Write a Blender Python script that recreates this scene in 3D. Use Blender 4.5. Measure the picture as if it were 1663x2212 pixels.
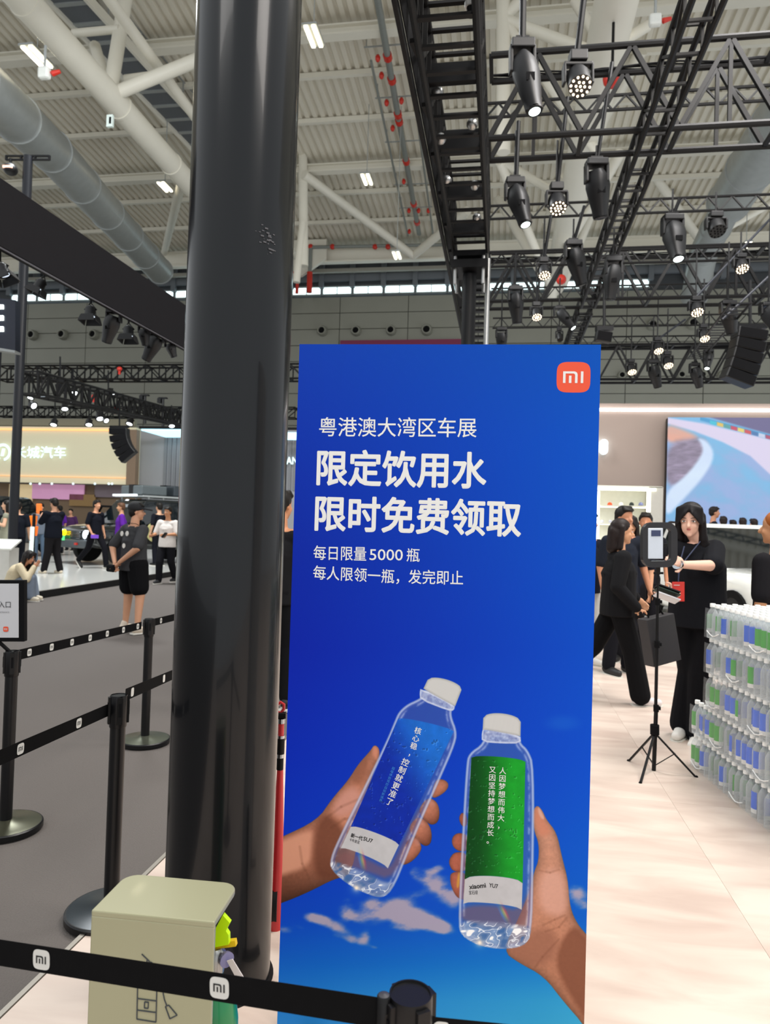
import bpy, bmesh, math, random
import numpy as np
from mathutils import Vector, Matrix
random.seed(7)
for o in list(bpy.data.objects): bpy.data.objects.remove(o)
SC = bpy.context.scene; COL = SC.collection
V = Vector; PI = math.pi
def rad(a): return a*PI/180
# ---------------------------------------------------------------- camera
FPX = 1537.0; CAM = V((0, 0, 1.5))
YAW, PITCH, ROLL = rad(9.3), rad(1.1), rad(1.75)
_F0 = V((-math.sin(YAW), math.cos(YAW), 0)); _R0 = V((math.cos(YAW), math.sin(YAW), 0))
CF = _F0*math.cos(PITCH)+V((0, 0, math.sin(PITCH))); _U0 = _R0.cross(CF)
CR = _R0*math.cos(ROLL)+_U0*math.sin(ROLL); CU = _U0*math.cos(ROLL)-_R0*math.sin(ROLL)
cd = bpy.data.cameras.new('camera'); cam = bpy.data.objects.new('camera', cd); COL.objects.link(cam)
cd.sensor_fit = 'HORIZONTAL'; cd.sensor_width = 36; cd.lens = 36*FPX/1663; cd.clip_end = 300; cd.clip_start = .05
cam.matrix_world = Matrix((( CR.x, CU.x, -CF.x, 0), (CR.y, CU.y, -CF.y, 0), (CR.z, CU.z, -CF.z, 1.5), (0, 0, 0, 1)))
cd.dof.use_dof = True; cd.dof.focus_distance = 2.1; cd.dof.aperture_fstop = 8.0
SC.camera = cam
# ---------------------------------------------------------------- world, added area lights, exposure
SC.view_settings.view_transform = 'Standard'; SC.view_settings.look = 'None'
SC.view_settings.gamma = 1; SC.view_settings.use_curve_mapping = False; SC.view_settings.exposure = 0.0
w = bpy.data.worlds.new('hall_light'); SC.world = w; w.use_nodes = True
w.node_tree.nodes['Background'].inputs[0].default_value = (0.93, 0.97, 1.0, 1)
w.node_tree.nodes['Background'].inputs[1].default_value = 0.92
def area(name, loc, target, size, power, col=(1, 1, 1), sy=None):
    l = bpy.data.lights.new(name, 'AREA'); l.energy = power; l.color = col; l.size = size
    if sy: l.shape = 'RECTANGLE'; l.size_y = sy
    o = bpy.data.objects.new(name, l); COL.objects.link(o); o.location = loc
    o.rotation_euler = (V(target)-V(loc)).to_track_quat('-Z', 'Y').to_euler(); return o
area('booth_fill', (3.0, 3.5, 9.5), (3.2, 5.0, 0), 3, 560, (1, .93, .86))  # unseen area lights, added overhead out of frame to light booths, aisle and stands
area('booth_fill', (3.5, -1.0, 7.5), (1.5, 6, .5), 2.5, 200, (1, .94, .88))
area('aisle_fill', (-3.5, -2.0, 8), (-2.5, 4, 0), 3, 150, (1, .97, .93))
area('stand_fill', (-8.5, 14, 13.5), (-10, 21, 0), 4, 2600, (.96, .99, 1))
area('stand_fill', (4.5, 7.5, 10.5), (4.5, 14, 0), 3, 900, (1, .97, .95))
# ---------------------------------------------------------------- placing things on the sight lines measured in the survey of the hall
def ray(x, y): return CF+CR*((x-831.5)/FPX)-CU*((y-1106)/FPX)
def PD(x, y, d): return CAM+ray(x, y)*d
def PZ(x, y, z=0.0): r = ray(x, y); return CAM+r*((z-CAM.z)/r.z)
def PY(x, y, Y): r = ray(x, y); return CAM+r*(Y/r.y)
def PX(x, y, X): r = ray(x, y); return CAM+r*(X/r.x)
def depth(p): return (V(p)-CAM).dot(CF)
def mpp(p): return depth(p)/FPX
def pix(p): q = V(p)-CAM; d = q.dot(CF); return (831.5+FPX*q.dot(CR)/d, 1106-FPX*q.dot(CU)/d)
# ---------------------------------------------------------------- materials
def lin(c):
    if isinstance(c, str): c = tuple(int(c[i:i+2], 16)/255 for i in (0, 2, 4))
    return tuple(x/12.92 if x <= .04045 else ((x+.055)/1.055)**2.4 for x in c[:3])
_M = {}
def mat(name, col='888888', rough=.5, metal=0, emit=0, var=.08, scale=12, bump=0, coat=0, alpha=1, trans=0, spec=.5, ecol=None, stretch=None):
    if name in _M: return _M[name]
    m = bpy.data.materials.new(name); m.use_nodes = True; nt = m.node_tree; b = nt.nodes['Principled BSDF']
    c = lin(col); b.inputs['Roughness'].default_value = rough; b.inputs['Metallic'].default_value = metal
    b.inputs['Coat Weight'].default_value = coat; b.inputs['Coat Roughness'].default_value = .05
    b.inputs['Specular IOR Level'].default_value = spec
    b.inputs['Transmission Weight'].default_value = trans; b.inputs['Alpha'].default_value = alpha
    tc = nt.nodes.new('ShaderNodeTexCoord'); nz = nt.nodes.new('ShaderNodeTexNoise'); nz.inputs['Scale'].default_value = scale; nz.inputs['Detail'].default_value = 4
    if stretch:
        mp = nt.nodes.new('ShaderNodeMapping'); mp.inputs['Scale'].default_value = stretch
        nt.links.new(tc.outputs['Object'], mp.inputs[0]); nt.links.new(mp.outputs[0], nz.inputs['Vector'])
    else: nt.links.new(tc.outputs['Object'], nz.inputs['Vector'])
    mx = nt.nodes.new('ShaderNodeMix'); mx.data_type = 'RGBA'
    mx.inputs[6].default_value = (*[x*(1-var) for x in c], 1); mx.inputs[7].default_value = (*[min(1, x*(1+var)) for x in c], 1)
    nt.links.new(nz.outputs[0], mx.inputs[0]); nt.links.new(mx.outputs[2], b.inputs['Base Color'])
    if emit:
        b.inputs['Emission Strength'].default_value = emit; b.inputs['Emission Color'].default_value = (*lin(ecol or col), 1)
    if bump:
        bp = nt.nodes.new('ShaderNodeBump'); bp.inputs['Strength'].default_value = bump; bp.inputs['Distance'].default_value = .01
        nt.links.new(nz.outputs[0], bp.inputs['Height']); nt.links.new(bp.outputs[0], b.inputs['Normal'])
    _M[name] = m; return m
def film(name, col, a, rough=.12, edge=.35):
    """thin clear plastic: part see-through, part glossy"""
    if name in _M: return _M[name]
    m = bpy.data.materials.new(name); m.use_nodes = True; nt = m.node_tree; b = nt.nodes['Principled BSDF']; out = nt.nodes['Material Output']
    b.inputs['Base Color'].default_value = (*lin(col), 1); b.inputs['Roughness'].default_value = rough
    t = nt.nodes.new('ShaderNodeBsdfTransparent'); mx = nt.nodes.new('ShaderNodeMixShader')
    lw = nt.nodes.new('ShaderNodeLayerWeight'); lw.inputs[0].default_value = .35
    mr = nt.nodes.new('ShaderNodeMapRange'); mr.inputs[3].default_value = a; mr.inputs[4].default_value = min(1, a+edge)
    nt.links.new(lw.outputs['Facing'], mr.inputs[0]); nt.links.new(mr.outputs[0], mx.inputs[0])
    nt.links.new(t.outputs[0], mx.inputs[1]); nt.links.new(b.outputs[0], mx.inputs[2]); nt.links.new(mx.outputs[0], out.inputs[0])
    _M[name] = m; return m
# ---------------------------------------------------------------- mesh building
def frame_from(d, up=V((0, 0, 1))):
    d = V(d).normalized()
    if abs(d.dot(up)) > .995: up = V((0, 1, 0))
    x = d.cross(up).normalized(); return x, x.cross(d).normalized(), d
class MB:
    def __init__(s): s.v = []; s.f = []; s.M = None
    def add(s, vs, fs):
        n = len(s.v); s.v += [V(p) for p in vs] if s.M is None else [s.M @ V(p) for p in vs]
        s.f += [tuple(i+n for i in f) for f in fs]; return s
    def box(s, c, sz, rz=0, R=None):
        c = V(c); h = [x/2 for x in sz]; R = R or Matrix.Rotation(rz, 3, 'Z')
        vs = [c+R @ V((i*h[0], j*h[1], k*h[2])) for k in (-1, 1) for j in (-1, 1) for i in (-1, 1)]
        return s.add(vs, [(0, 2, 3, 1), (4, 5, 7, 6), (0, 1, 5, 4), (2, 6, 7, 3), (0, 4, 6, 2), (1, 3, 7, 5)])
    def bar(s, a, b, w, h=None, up=V((0, 0, 1))):
        a = V(a); b = V(b); x, y, d = frame_from(b-a, up); h = h or w
        vs = [p+x*(i*w/2)+y*(j*h/2) for p in (a, b) for i, j in ((-1, -1), (1, -1), (1, 1), (-1, 1))]
        return s.add(vs, [(0, 1, 2, 3), (7, 6, 5, 4), (0, 4, 5, 1), (1, 5, 6, 2), (2, 6, 7, 3), (3, 7, 4, 0)])
    def tube(s, pts, r, n=8, caps=True):
        pts = [V(p) for p in pts]; k = len(pts); rs = r if isinstance(r, (list, tuple)) else [r]*k
        vs = []; x = None
        for i, p in enumerate(pts):
            d = (pts[min(i+1, k-1)]-pts[max(i-1, 0)]).normalized()
            if x is None: x, y, _ = frame_from(d)
            else:
                x = (x-d*x.dot(d)).normalized()
            y = d.cross(x).normalized()
            vs += [p+(x*math.cos(2*PI*j/n)+y*math.sin(2*PI*j/n))*rs[i] for j in range(n)]
        fs = [(i*n+j, i*n+(j+1) % n, (i+1)*n+(j+1) % n, (i+1)*n+j) for i in range(k-1) for j in range(n)]
        if caps: fs += [tuple(range(n-1, -1, -1)), tuple((k-1)*n+j for j in range(n))]
        return s.add(vs, fs)
    def lathe(s, prof, n=16, o=(0, 0, 0), ax=(0, 0, 1), sx=1, sy=1):
        x, y, d = frame_from(ax); o = V(o); vs = []
        for r, z in prof: vs += [o+d*z+(x*math.cos(2*PI*j/n)*sx+y*math.sin(2*PI*j/n)*sy)*r for j in range(n)]
        k = len(prof)
        fs = [(i*n+j, i*n+(j+1) % n, (i+1)*n+(j+1) % n, (i+1)*n+j) for i in range(k-1) for j in range(n)]
        fs += [tuple(range(n-1, -1, -1)), tuple((k-1)*n+j for j in range(n))]
        return s.add(vs, fs)
    def ball(s, c, r, n=10, R=None):
        r = (r, r, r) if isinstance(r, (int, float)) else r; c = V(c); R = R or Matrix.Identity(3); m = max(4, n//2+1); vs = []
        for i in range(1, m):
            a = PI*i/m; vs += [c+R @ V((r[0]*math.sin(a)*math.cos(2*PI*j/n), r[1]*math.sin(a)*math.sin(2*PI*j/n), -r[2]*math.cos(a))) for j in range(n)]
        vs += [c+R @ V((0, 0, -r[2])), c+R @ V((0, 0, r[2]))]; q = len(vs)
        fs = [(i*n+j, i*n+(j+1) % n, (i+1)*n+(j+1) % n, (i+1)*n+j) for i in range(m-2) for j in range(n)]
        fs += [(q-2, (j+1) % n, j) for j in range(n)]+[(q-1, (m-2)*n+j, (m-2)*n+(j+1) % n) for j in range(n)]
        return s.add(vs, fs)
    def cap(s, a, b, ra, rb, n=10):
        """tapered capsule"""
        a = V(a); b = V(b); d = b-a; L = d.length
        if L < 1e-5: return s.ball(a, max(ra, rb), n)
        d /= L; pts = []; rs = []
        for t in (-.98, -.7, -.35): pts.append(a+d*ra*t); rs.append(ra*math.sqrt(1-t*t))
        pts += [a, b]; rs += [ra, rb]
        for t in (.35, .7, .98): pts.append(b+d*rb*t); rs.append(rb*math.sqrt(1-t*t))
        return s.tube(pts, rs, n)
    def prism(s, pts, o, ux, uy, th):
        """polygon in the plane (o,ux,uy), thickness th to the back and front face at the plane"""
        o, ux, uy = V(o), V(ux), V(uy); nn = ux.cross(uy).normalized(); k = len(pts)
        vs = [o+ux*p[0]+uy*p[1] for p in pts]+[o+ux*p[0]+uy*p[1]-nn*th for p in pts]
        fs = [tuple(range(k)), tuple(range(2*k-1, k-1, -1))]+[(i, i+k, (i+1) % k+k, (i+1) % k) for i in range(k)]
        return s.add(vs, fs)
    def loft(s, rings, caps=True):
        n = len(rings[0]); vs = [p for r in rings for p in r]
        fs = [(i*n+j, i*n+(j+1) % n, (i+1)*n+(j+1) % n, (i+1)*n+j) for i in range(len(rings)-1) for j in range(n)]
        if caps: fs += [tuple(range(n-1, -1, -1)), tuple((len(rings)-1)*n+j for j in range(n))]
        return s.add(vs, fs)
ORG = {}
def obj(name, mb, m, parent=None, smooth=False, bevel=0, orient=True, **tags):
    vs = mb.v; xs = [p.x for p in vs]; ys = [p.y for p in vs]; zs = [p.z for p in vs]
    if parent is not None: org = ORG[parent.name]
    else: org = V(((min(xs)+max(xs))/2, (min(ys)+max(ys))/2, min(zs)))
    me = bpy.data.meshes.new(name); me.from_pydata([tuple(p-org) for p in vs], [], mb.f)
    if orient:
        bm = bmesh.new(); bm.from_mesh(me); bmesh.ops.recalc_face_normals(bm, faces=bm.faces); bm.to_mesh(me); bm.free()
    if smooth:
        me.polygons.foreach_set('use_smooth', [True]*len(me.polygons))
        try: me.set_sharp_from_angle(angle=rad(42))
        except Exception: pass
    me.materials.append(m) if m else None
    o = bpy.data.objects.new(name, me); COL.objects.link(o)
    if parent is not None: o.parent = parent
    else: o.location = org
    ORG[o.name] = org
    if bevel:
        b = o.modifiers.new('bevel', 'BEVEL'); b.width = bevel; b.segments = 2; b.limit_method = 'ANGLE'
    for k, v in tags.items(): o[k] = v
    return o
def thing(name, label, cat, loc, group=None):
    o = bpy.data.objects.new(name, None); COL.objects.link(o); o.location = V(loc); o.empty_display_size = .1
    ORG[o.name] = V(loc); o['label'] = label; o['category'] = cat
    if group: o['group'] = group
    return o
def tag(o, label, cat, group=None):
    o['label'] = label; o['category'] = cat
    if group: o['group'] = group
    return o
def struct(name, mb, m, parent=None, **k): o = obj(name, mb, m, parent, **k); o['kind'] = 'structure'; return o
def sempty(name, loc=(0, 0, 0)):
    o = bpy.data.objects.new(name, None); COL.objects.link(o); o.location = V(loc); ORG[o.name] = V(loc); o['kind'] = 'structure'; return o
def dup(src, loc, label=None):
    c = src.copy(); COL.objects.link(c); c.location = loc; ORG[c.name] = V(loc)
    if label: c['label'] = label
    for ch in src.children:
        k = ch.copy(); COL.objects.link(k); k.parent = c
        for g in ch.children: q = g.copy(); COL.objects.link(q); q.parent = k
    return c
# ---------------------------------------------------------------- lettering: text outlines laid into a plane through two or more points
def text_mesh(s, bold=0.0, thick=0.0):
    cu = bpy.data.curves.new('lettering', 'FONT'); cu.body = s; cu.size = 1; cu.offset = 0; cu.resolution_u = 3; cu.extrude = 0
    t = bpy.data.objects.new('lettering', cu); me = t.to_mesh()
    vs = [V(v.co) for v in me.vertices]; fs = [tuple(p.vertices) for p in me.polygons]
    t.to_mesh_clear(); bpy.data.objects.remove(t); bpy.data.curves.remove(cu)
    if bold and vs:   # heavier strokes: the same outlines set off a little in eight directions
        V0, F0 = vs, fs; vs, fs = list(V0), list(F0); n = len(V0)
        for k in range(8 if bold > .008 else 4):
            a = 2*PI*k/(8 if bold > .008 else 4)+.4; m = len(vs); vs += [v+V((math.cos(a)*bold, math.sin(a)*bold, -.00006*(k+1))) for v in V0]; fs += [tuple(i+m for i in f) for f in F0]
    return vs, fs
def lettering(s, fr, a, b, hgt, m, parent, name='lettering', bold=0.0, lift=.0012, stack=False, **tags):
    """fr: px->point on plane, normal; a,b: pixel ends of the line (left,right) at its lower edge; hgt: pixel height"""
    f, nrm = fr; A = f(*a); B = f(*b); ux = (B-A)
    up = f(a[0], a[1]-hgt)-A; up = (up-ux*up.dot(ux)/ux.length_squared)
    mb = MB()
    if stack:   # characters stacked one under the other, a = top, b = bottom centre of the column, hgt = char size px
        d = B-A; n = len(s); st = d/n; sz = st.length; wx = d.cross(nrm).normalized()*-1
        if wx.dot(CR) < 0: wx = -wx
        for i, ch in enumerate(s):
            vs, fs = text_mesh(ch, bold)
            if not vs: continue
            yd = -st.normalized()
            o = A+st*(i+.5)
            mb.add([o+wx*(v.x-.5)*sz*.92+yd*(v.y-.38)*sz*.92+nrm*(lift+v.z) for v in vs], fs)
    else:
        vs, fs = text_mesh(s, bold)
        if not vs: return None
        x0 = min(v.x for v in vs); x1 = max(v.x for v in vs); y0 = min(v.y for v in vs); y1 = max(v.y for v in vs)
        mb.add([A+ux*((v.x-x0)/(x1-x0))+up*((v.y-y0)/(y1-y0))+nrm*(lift+v.z*lift/.0012) for v in vs], fs)
    return obj(name, mb, m, parent, orient=False, **tags)
def squircle(n=40, p=4.0): 
    out = []
    for i in range(n):
        t = 2*PI*i/n; c, s_ = math.cos(t), math.sin(t); out.append((math.copysign(abs(c)**(2/p), c), math.copysign(abs(s_)**(2/p), s_)))
    return out
def mi_glyph():
    R = lambda x0, y0, x1, y1: [(x0, y0), (x1, y0), (x1, y1), (x0, y1)]
    arch = [(-.62, -.38), (-.62, .38), (.04, .38), (.14, .35), (.21, .28), (.24, .18), (.24, -.38), (.09, -.38), (.09, .14), (.06, .21), (-.01, .24), (-.47, .24), (-.47, -.38)]
    return [arch, R(-.27, -.38, -.12, .1), R(.43, -.38, .58, .38)]
def mi_badge(o, ux, uy, size, m_bg, m_fg, parent, name='badge', lift=.0008):
    """o centre, ux/uy unit vectors, size half width"""
    nn = V(ux).cross(V(uy)).normalized()
    mb = MB(); mb.prism([(x*size, y*size) for x, y in squircle()], V(o)+nn*lift, ux, uy, .0003); b = obj(name, mb, m_bg, parent)
    g = MB()
    for poly in mi_glyph():
        g.prism([(x*size, y*size) for x, y in poly], V(o)+nn*lift*1.8, ux, uy, .0003)
    obj('letters', g, m_fg, b); return b
# ================================================================ HALL STRUCTURE
m_deck = mat('roof_deck', 'd8d2c2', .6, var=.05, scale=.4); m_white = mat('white_steel', 'dedacc', .45, var=.04, scale=1.5)
m_panel = mat('wall_panel', '85857a', .5, .1, var=.06, scale=.6); m_dark = mat('dark_steel', '3c3f42', .5, .2)
m_black = mat('black_metal', '0b0b0d', .45, .0, var=.2, scale=6, spec=.25); m_matte = mat('matte_black', '0c0c0e', .8, var=.2, spec=.15)
m_chord = mat('truss_black', '0e0d0d', .5, .0, var=.25, scale=4, spec=.25); m_galv = mat('galvanised', 'a2a6a5', .4, .3, var=.12, scale=3)
m_pipe = mat('grey_pipe', '80847f', .5, .2); m_red = mat('red_paint', 'c02818', .4); m_carp = mat('carpet_grey', '635d59', .95, var=.16, scale=150, bump=.5)
m_win = mat('daylight_glass', 'dcf6f8', .3, emit=2.6, var=.02); m_lampw = mat('lamp_warm', 'fff2cf', .3, emit=9, var=.01); m_lampc = mat('lamp_cool', 'e8fffa', .3, emit=7, var=.01)
m_silver = mat('brushed_steel', 'b0b0ae', .3, .9)
# floors ----------------------------------------------------------
E0 = PZ(8, 2207); E1 = PZ(354, 1856); XB = (E0.x+E1.x)/2
mb = MB(); mb.box((XB-30, 25, -.06), (60, 64, .1)); carpet = struct('floor', mb, m_carp)
# marble-look booth floor
mf = bpy.data.materials.new('booth_floor'); mf.use_nodes = True; nt = mf.node_tree; b = nt.nodes['Principled BSDF']
tc = nt.nodes.new('ShaderNodeTexCoord'); mp = nt.nodes.new('ShaderNodeMapping'); mp.inputs['Scale'].default_value = (1.2, 4.5, 1)
nz = nt.nodes.new('ShaderNodeTexNoise'); nz.inputs['Scale'].default_value = 1.3; nz.inputs['Detail'].default_value = 8; nz.inputs['Distortion'].default_value = .6
cr = nt.nodes.new('ShaderNodeValToRGB'); cr.color_ramp.elements[0].position = .3; cr.color_ramp.elements[1].position = .62
cr.color_ramp.elements[0].color = (*lin('c2ada0'), 1); cr.color_ramp.elements[1].color = (*lin('d8c7b9'), 1)
nt.links.new(tc.outputs['Object'], mp.inputs[0]); nt.links.new(mp.outputs[0], nz.inputs['Vector']); nt.links.new(nz.outputs[0], cr.inputs[0]); nt.links.new(cr.outputs[0], b.inputs['Base Color'])
b.inputs['Roughness'].default_value = .42
mb = MB()
TW, TL = 1.2, 2.4
bf = sempty('floor', (XB, -3, 0))
tile = MB(); tile.box((XB+TW/2, -3+TL/2, -.0275), (TW-.0012, TL-.0012, .075)); t0 = struct('tile', tile, mf, bf)
for i in range(16):
    for j in range(9):
        if i == j == 0: continue
        c = t0.copy(); COL.objects.link(c); c.parent = bf; c.location = (i*TW, j*TL, 0)
mb = MB(); mb.box((XB+9.6, 8.0, -.045), (19.2, 22, .08)); struct('subfloor', mb, mat('grout', 'b8a89a', .8), bf)
mb = MB(); mb.box((XB-.012, 8, .003), (.018, 22, .02)); struct('trim_1', mb, mat('edge_trim', '9d978d', .4, .5))
# back wall of the hall ------------------------------------------
WY = 52.0
wl = PY(-260, 700, WY).x; wr = PY(1960, 700, WY).x; ztop = PY(800, 640, WY).z
wall = sempty('wall_back', (wl, WY, 0))
mb = MB(); mb.box(((wl+wr)/2, WY+.35, 11), (wr-wl+2, .3, 22)); struct('backing', mb, m_dark, wall)
PW = 150*mpp(PY(800, 700, WY)); PH = 35.2*mpp(PY(800, 700, WY))
x0 = PY(734, 680, WY).x-7*PW
pm = MB(); pm.box((x0+PW/2, WY+.1, ztop-PH/2), (PW-.05, .2, PH-.05)); p0 = obj('wall_panel', pm, m_panel, wall)
for i in range(16):
    for j in range(10):
        if i == j == 0: continue
        c = p0.copy(); COL.objects.link(c); c.parent = wall; c.location = (i*PW, 0, -j*PH)
# clerestory windows
wz0 = PY(800, 633.5, WY).z; wz1 = PY(800, 619, WY).z; pitch = 68.5*mpp(PY(800, 630, WY)); xs = PY(765, 626, WY).x
for i in range(-12, 12):
    a = xs+i*pitch; wdt = pitch*.9
    if pix((a, WY, wz0))[0] > 1385: break
    if -5 < i < -2: wdt = pitch*.86
    o = sempty('window_%d' % (i+13), (a, WY-.02, wz0))
    mb = MB(); mb.box((a+wdt/2, WY+.02, (wz0+wz1)/2), (wdt, .05, wz1-wz0)); struct('pane', mb, m_win, o)
    mb = MB()
    for z in (wz0-.04, wz1+.04): mb.box((a+wdt/2, WY, z), (wdt+.16, .12, .09))
    for xx in (a-.04, a+wdt*.5, a+wdt+.04): mb.box((xx, WY, (wz0+wz1)/2), (.07, .12, wz1-wz0))
    struct('window_frame', mb, m_galv, o)
for i in range(-12, 12):
    a = xs+i*pitch; mb = MB(); mb.box((a-pitch*.05, WY-.2, wz1+1.2), (.35, .4, 2.6)); struct('mullion', mb, mat('grey_steel', '62676c', .5), wall)
mb = MB(); mb.box(((wl+wr)/2, WY-.1, PY(800, 600, WY).z), (wr-wl, .3, .55)); struct('ledge', mb, mat('grey_steel', '62676c'), wall)
# air nozzles
def nozzle(x, y, r):
    p = PY(x, y, WY); k = mpp(p)*r; t = thing('air_nozzle', '', 'air vent', p, 'round air nozzles along the far wall')
    a = MB(); a.lathe([(k, 0), (k, .25), (k*.8, .45), (k*.62, .45), (k*.62, .1)], 20, p, (0, -1, 0)); obj('nozzle_rim', a, m_panel, t, smooth=True)
    a = MB(); a.lathe([(k*.6, .3), (k*.6, .32)], 20, p, (0, -1, 0)); obj('nozzle_mouth', a, m_matte, t)
    return t
NOZ = [(697, 716, 11, 'first of four above the blue banner, counted from the pillar'), (770, 716, 11, 'second of four above the blue banner, counted from the pillar'), (845, 715, 11, 'third of four above the blue banner, counted from the pillar'), (922, 714, 12, 'fourth of four, just left of the ladder truss'),
       (73, 725, 11, 'partly behind the slim black pole'), (138, 724, 11, 'middle one between slim pole and black beam'), (205, 724, 11, 'below the barn door lamp under the black beam'),
       (1408, 703, 12, 'left of the pair high behind the stage trusses'), (1495, 700, 13, 'right of the pair high behind the stage trusses'),
       (1342, 812, 9, 'low row, nearest the blue banner'), (1470, 811, 9, 'low row, centre behind black truss'), (1515, 811, 9, 'low row, between two moving heads'), (1558, 811, 9, 'low row, next to the big hanging speaker')]
for x, y, r, l in NOZ: nozzle(x, y, r)['label'] = 'air nozzle on far wall, '+l
a, b_ = PY(735, 736, WY-.3), PY(1000, 744, WY-.3); mb = MB(); mb.box(((a.x+b_.x)/2, WY-.3, (a.z+b_.z)/2-.6), (b_.x-a.x, .08, 1.6))
tag(obj('wall_banner', mb, mat('maroon_cloth', '7a2c4c', .8)), 'long maroon banner hung on the far grey wall above the blue banner', 'banner')
# roof --------------------------------------------------------------
SL = .065; g = PY(690, 536, 49.5); RZ0 = g.z+.5+SL*49.5
def rz(Y): return RZ0-SL*Y
def RF(x, y, off=0):
    r = ray(x, y); t = (RZ0-off-CAM.z)/(r.z+SL*r.y); return CAM+r*t
rib = .42; xa = -46; n = int(92/rib); ya, yb = 14, 51.5; mb = MB(); vs = []; fs = []
for i in range(n):
    x = xa+i*rib
    for xx, dz in ((x, 0), (x+rib*.5, 0), (x+rib*.62, .13), (x+rib*.88, .13)):
        vs += [V((xx, ya, rz(ya)+dz)), V((xx, yb, rz(yb)+dz))]
k = len(vs)//2
fs = [(2*i, 2*i+1, 2*i+3, 2*i+2) for i in range(k-1)]
mb.add(vs, fs); ceil = struct('ceiling', mb, m_deck)
for yy, thick in ((60, 1), (162, 0), (260, 0), (356, 1), (417, 0), (480, 0)):
    p = RF(690, yy, .35 if thick else .1); Y = p.y; mb = MB()
    if thick:
        mb.box((0, Y, rz(Y)-.42), (92, .5, .06)); mb.box((0, Y, rz(Y)-.8), (92, .5, .08)); mb.box((0, Y, rz(Y)-.6), (92, .1, .4)); nm = 'roof_beam'
    else: mb.box((0, Y, rz(Y)-.14), (92, .22, .24)); nm = 'purlin'
    struct(nm, mb, m_white, ceil)
for k in (1, 2, 3): mb = MB(); Y = RF(690, 60).y-3.4*k; mb.box((0, Y, rz(Y)-.2), (92, .25, .3)); struct('purlin', mb, m_white, ceil)
p = PY(800, 550, 49.5); mb = MB(); mb.box((0, 49.5, p.z), (92, .1, 1.05)); mb.box((0, 49.4, p.z-.52), (92, .5, .1)); mb.box((0, 49.4, p.z+.52), (92, .5, .1)); struct('end_girder', mb, m_white, ceil)
p = PY(800, 583, 50.8); mb = MB(); mb.box((0, 50.8, p.z), (92, .3, .25)); struct('crane_rail', mb, mat('grey_beam', '8d8a80'), ceil)
# white tube trusses --------------------------------------------
def tubes(root, lst, m=m_white, name='tube', n=14):
    for a, b_, r in lst: mb = MB(); mb.tube([a, b_], r, n); obj(name, mb, m, root, smooth=True)
def zline(x0, y0, x1, y1, z, ext0=0, ext1=0):
    a = PZ(x0, y0, z); b_ = PZ(x1, y1, z); X = (a.x+b_.x)/2; return V((X, a.y-ext0, z)), V((X, b_.y+ext1, z))
zc = 17.2
a, b_ = zline(100, 58, 404, 390, zc, 6, 14); t = thing('roof_truss', 'white steel tube truss under the roof left of the black pillar', 'truss', (a.x, a.y, zc))
tubes(t, [(a, b_, .47)], name='main_tube', n=24)
for q in ((245, 232), (360, 355), (40, 5)):
    c = PZ(q[0], q[1], zc); mb = MB(); mb.lathe([(.5, -.06), (.5, .06)], 24, (a.x, c.y, zc), (0, 1, 0)); obj('collar', mb, m_white, t, smooth=True)
node = V((a.x, PZ(258, 205, zc).y, zc))
YS = node.y
a2 = V((a.x+1.9, a.y, zc+2.2)); tubes(t, [(V((a.x+1.5, a.y, zc+1.6)), V((a.x+1.5, b_.y, zc+1.2)), .2)], name='upper_tube')
tubes(t, [(node, PY(277, -40, YS+1.2), .26), (node, PY(430, 128, YS+.6), .24), (PY(158, 72, YS+.5), PY(258, 63, YS+.5), .15), (node, PY(205, 100, YS+1.4), .22), (PY(270, 170, YS+1), PY(345, 160, YS+1), .14),
          (PY(398, 370, YS+7), PY(355, 545, 49), .24)], name='brace')
# catwalk beside it
c0 = RF(150, 0, 1.2); c1 = RF(430, 300, 1.2); t = thing('catwalk', 'grey steel catwalk running under the roof beside white tube truss', 'walkway', c0)
d = c1-c0; c0 -= d*.1; c1 += d*.5
sx = V((1, 0, 0))
mb = MB(); mb.bar(c0, c1, 1.5, .08); obj('deck', mb, mat('walkway_grey', '5c6064', .6), t)
for s in (-.8, .8): mb = MB(); mb.bar(c0+sx*s, c1+sx*s, .14, .4); obj('side_channel', mb, m_white, t)
for s in (-.8, .8): mb = MB(); mb.bar(c0+sx*s+V((0, 0, 1.1)), c1+sx*s+V((0, 0, 1.1)), .05); obj('handrail', mb, m_galv, t)
mb = MB()
for i in range(1, 14): q = c0.lerp(c1, i/14); mb.bar(q+sx*.8, q+sx*.8+V((0, 0, 1.1)), .05); mb.bar(q-sx*.75, q+sx*.75, .2, .16)
obj('crossbars', mb, m_galv, t, kind='stuff')
# trusses right of the pillar
a, b_ = zline(1338, 0, 1240, 400, 16.5, 6, 13); t = thing('roof_truss', 'thick white tube truss under the roof behind the black stage rigging', 'truss', (a.x, a.y, 16.5))
tubes(t, [(a, b_, .62)], name='main_tube', n=24)
def lt(lst, Y, nm='brace'): tubes(t, [(PY(p[0], p[1], Y), PY(p[2], p[3], Y+p[5] if len(p) > 5 else Y), p[4]*mpp(PY(p[0], p[1], Y))/2) for p in lst], name=nm)
lt([(1087, -20, 1087, 330, 30), (1087, 42, 1300, 120, 24), (1087, 42, 1290, 330, 20), (1400, 55, 1285, 125, 24), (1087, 42, 1150, -30, 24), (1240, 0, 1300, 100, 22)], 27)
lt([(1385, 110, 1180, 480, 26, 8), (1085, 350, 1240, 440, 20, 6), (1080, 350, 1190, 620, 20, 6), (1340, 330, 1230, 520, 24, 5)], 32)
lt([(1404, 365, 1512, 520, 20, 4), (1520, 520, 1700, 420, 16), (1170, 590, 1060, 400, 20, 2), (1190, 640, 1225, 380, 26, -6), (1290, 430, 1215, 620, 18, 2)], 43)
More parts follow.
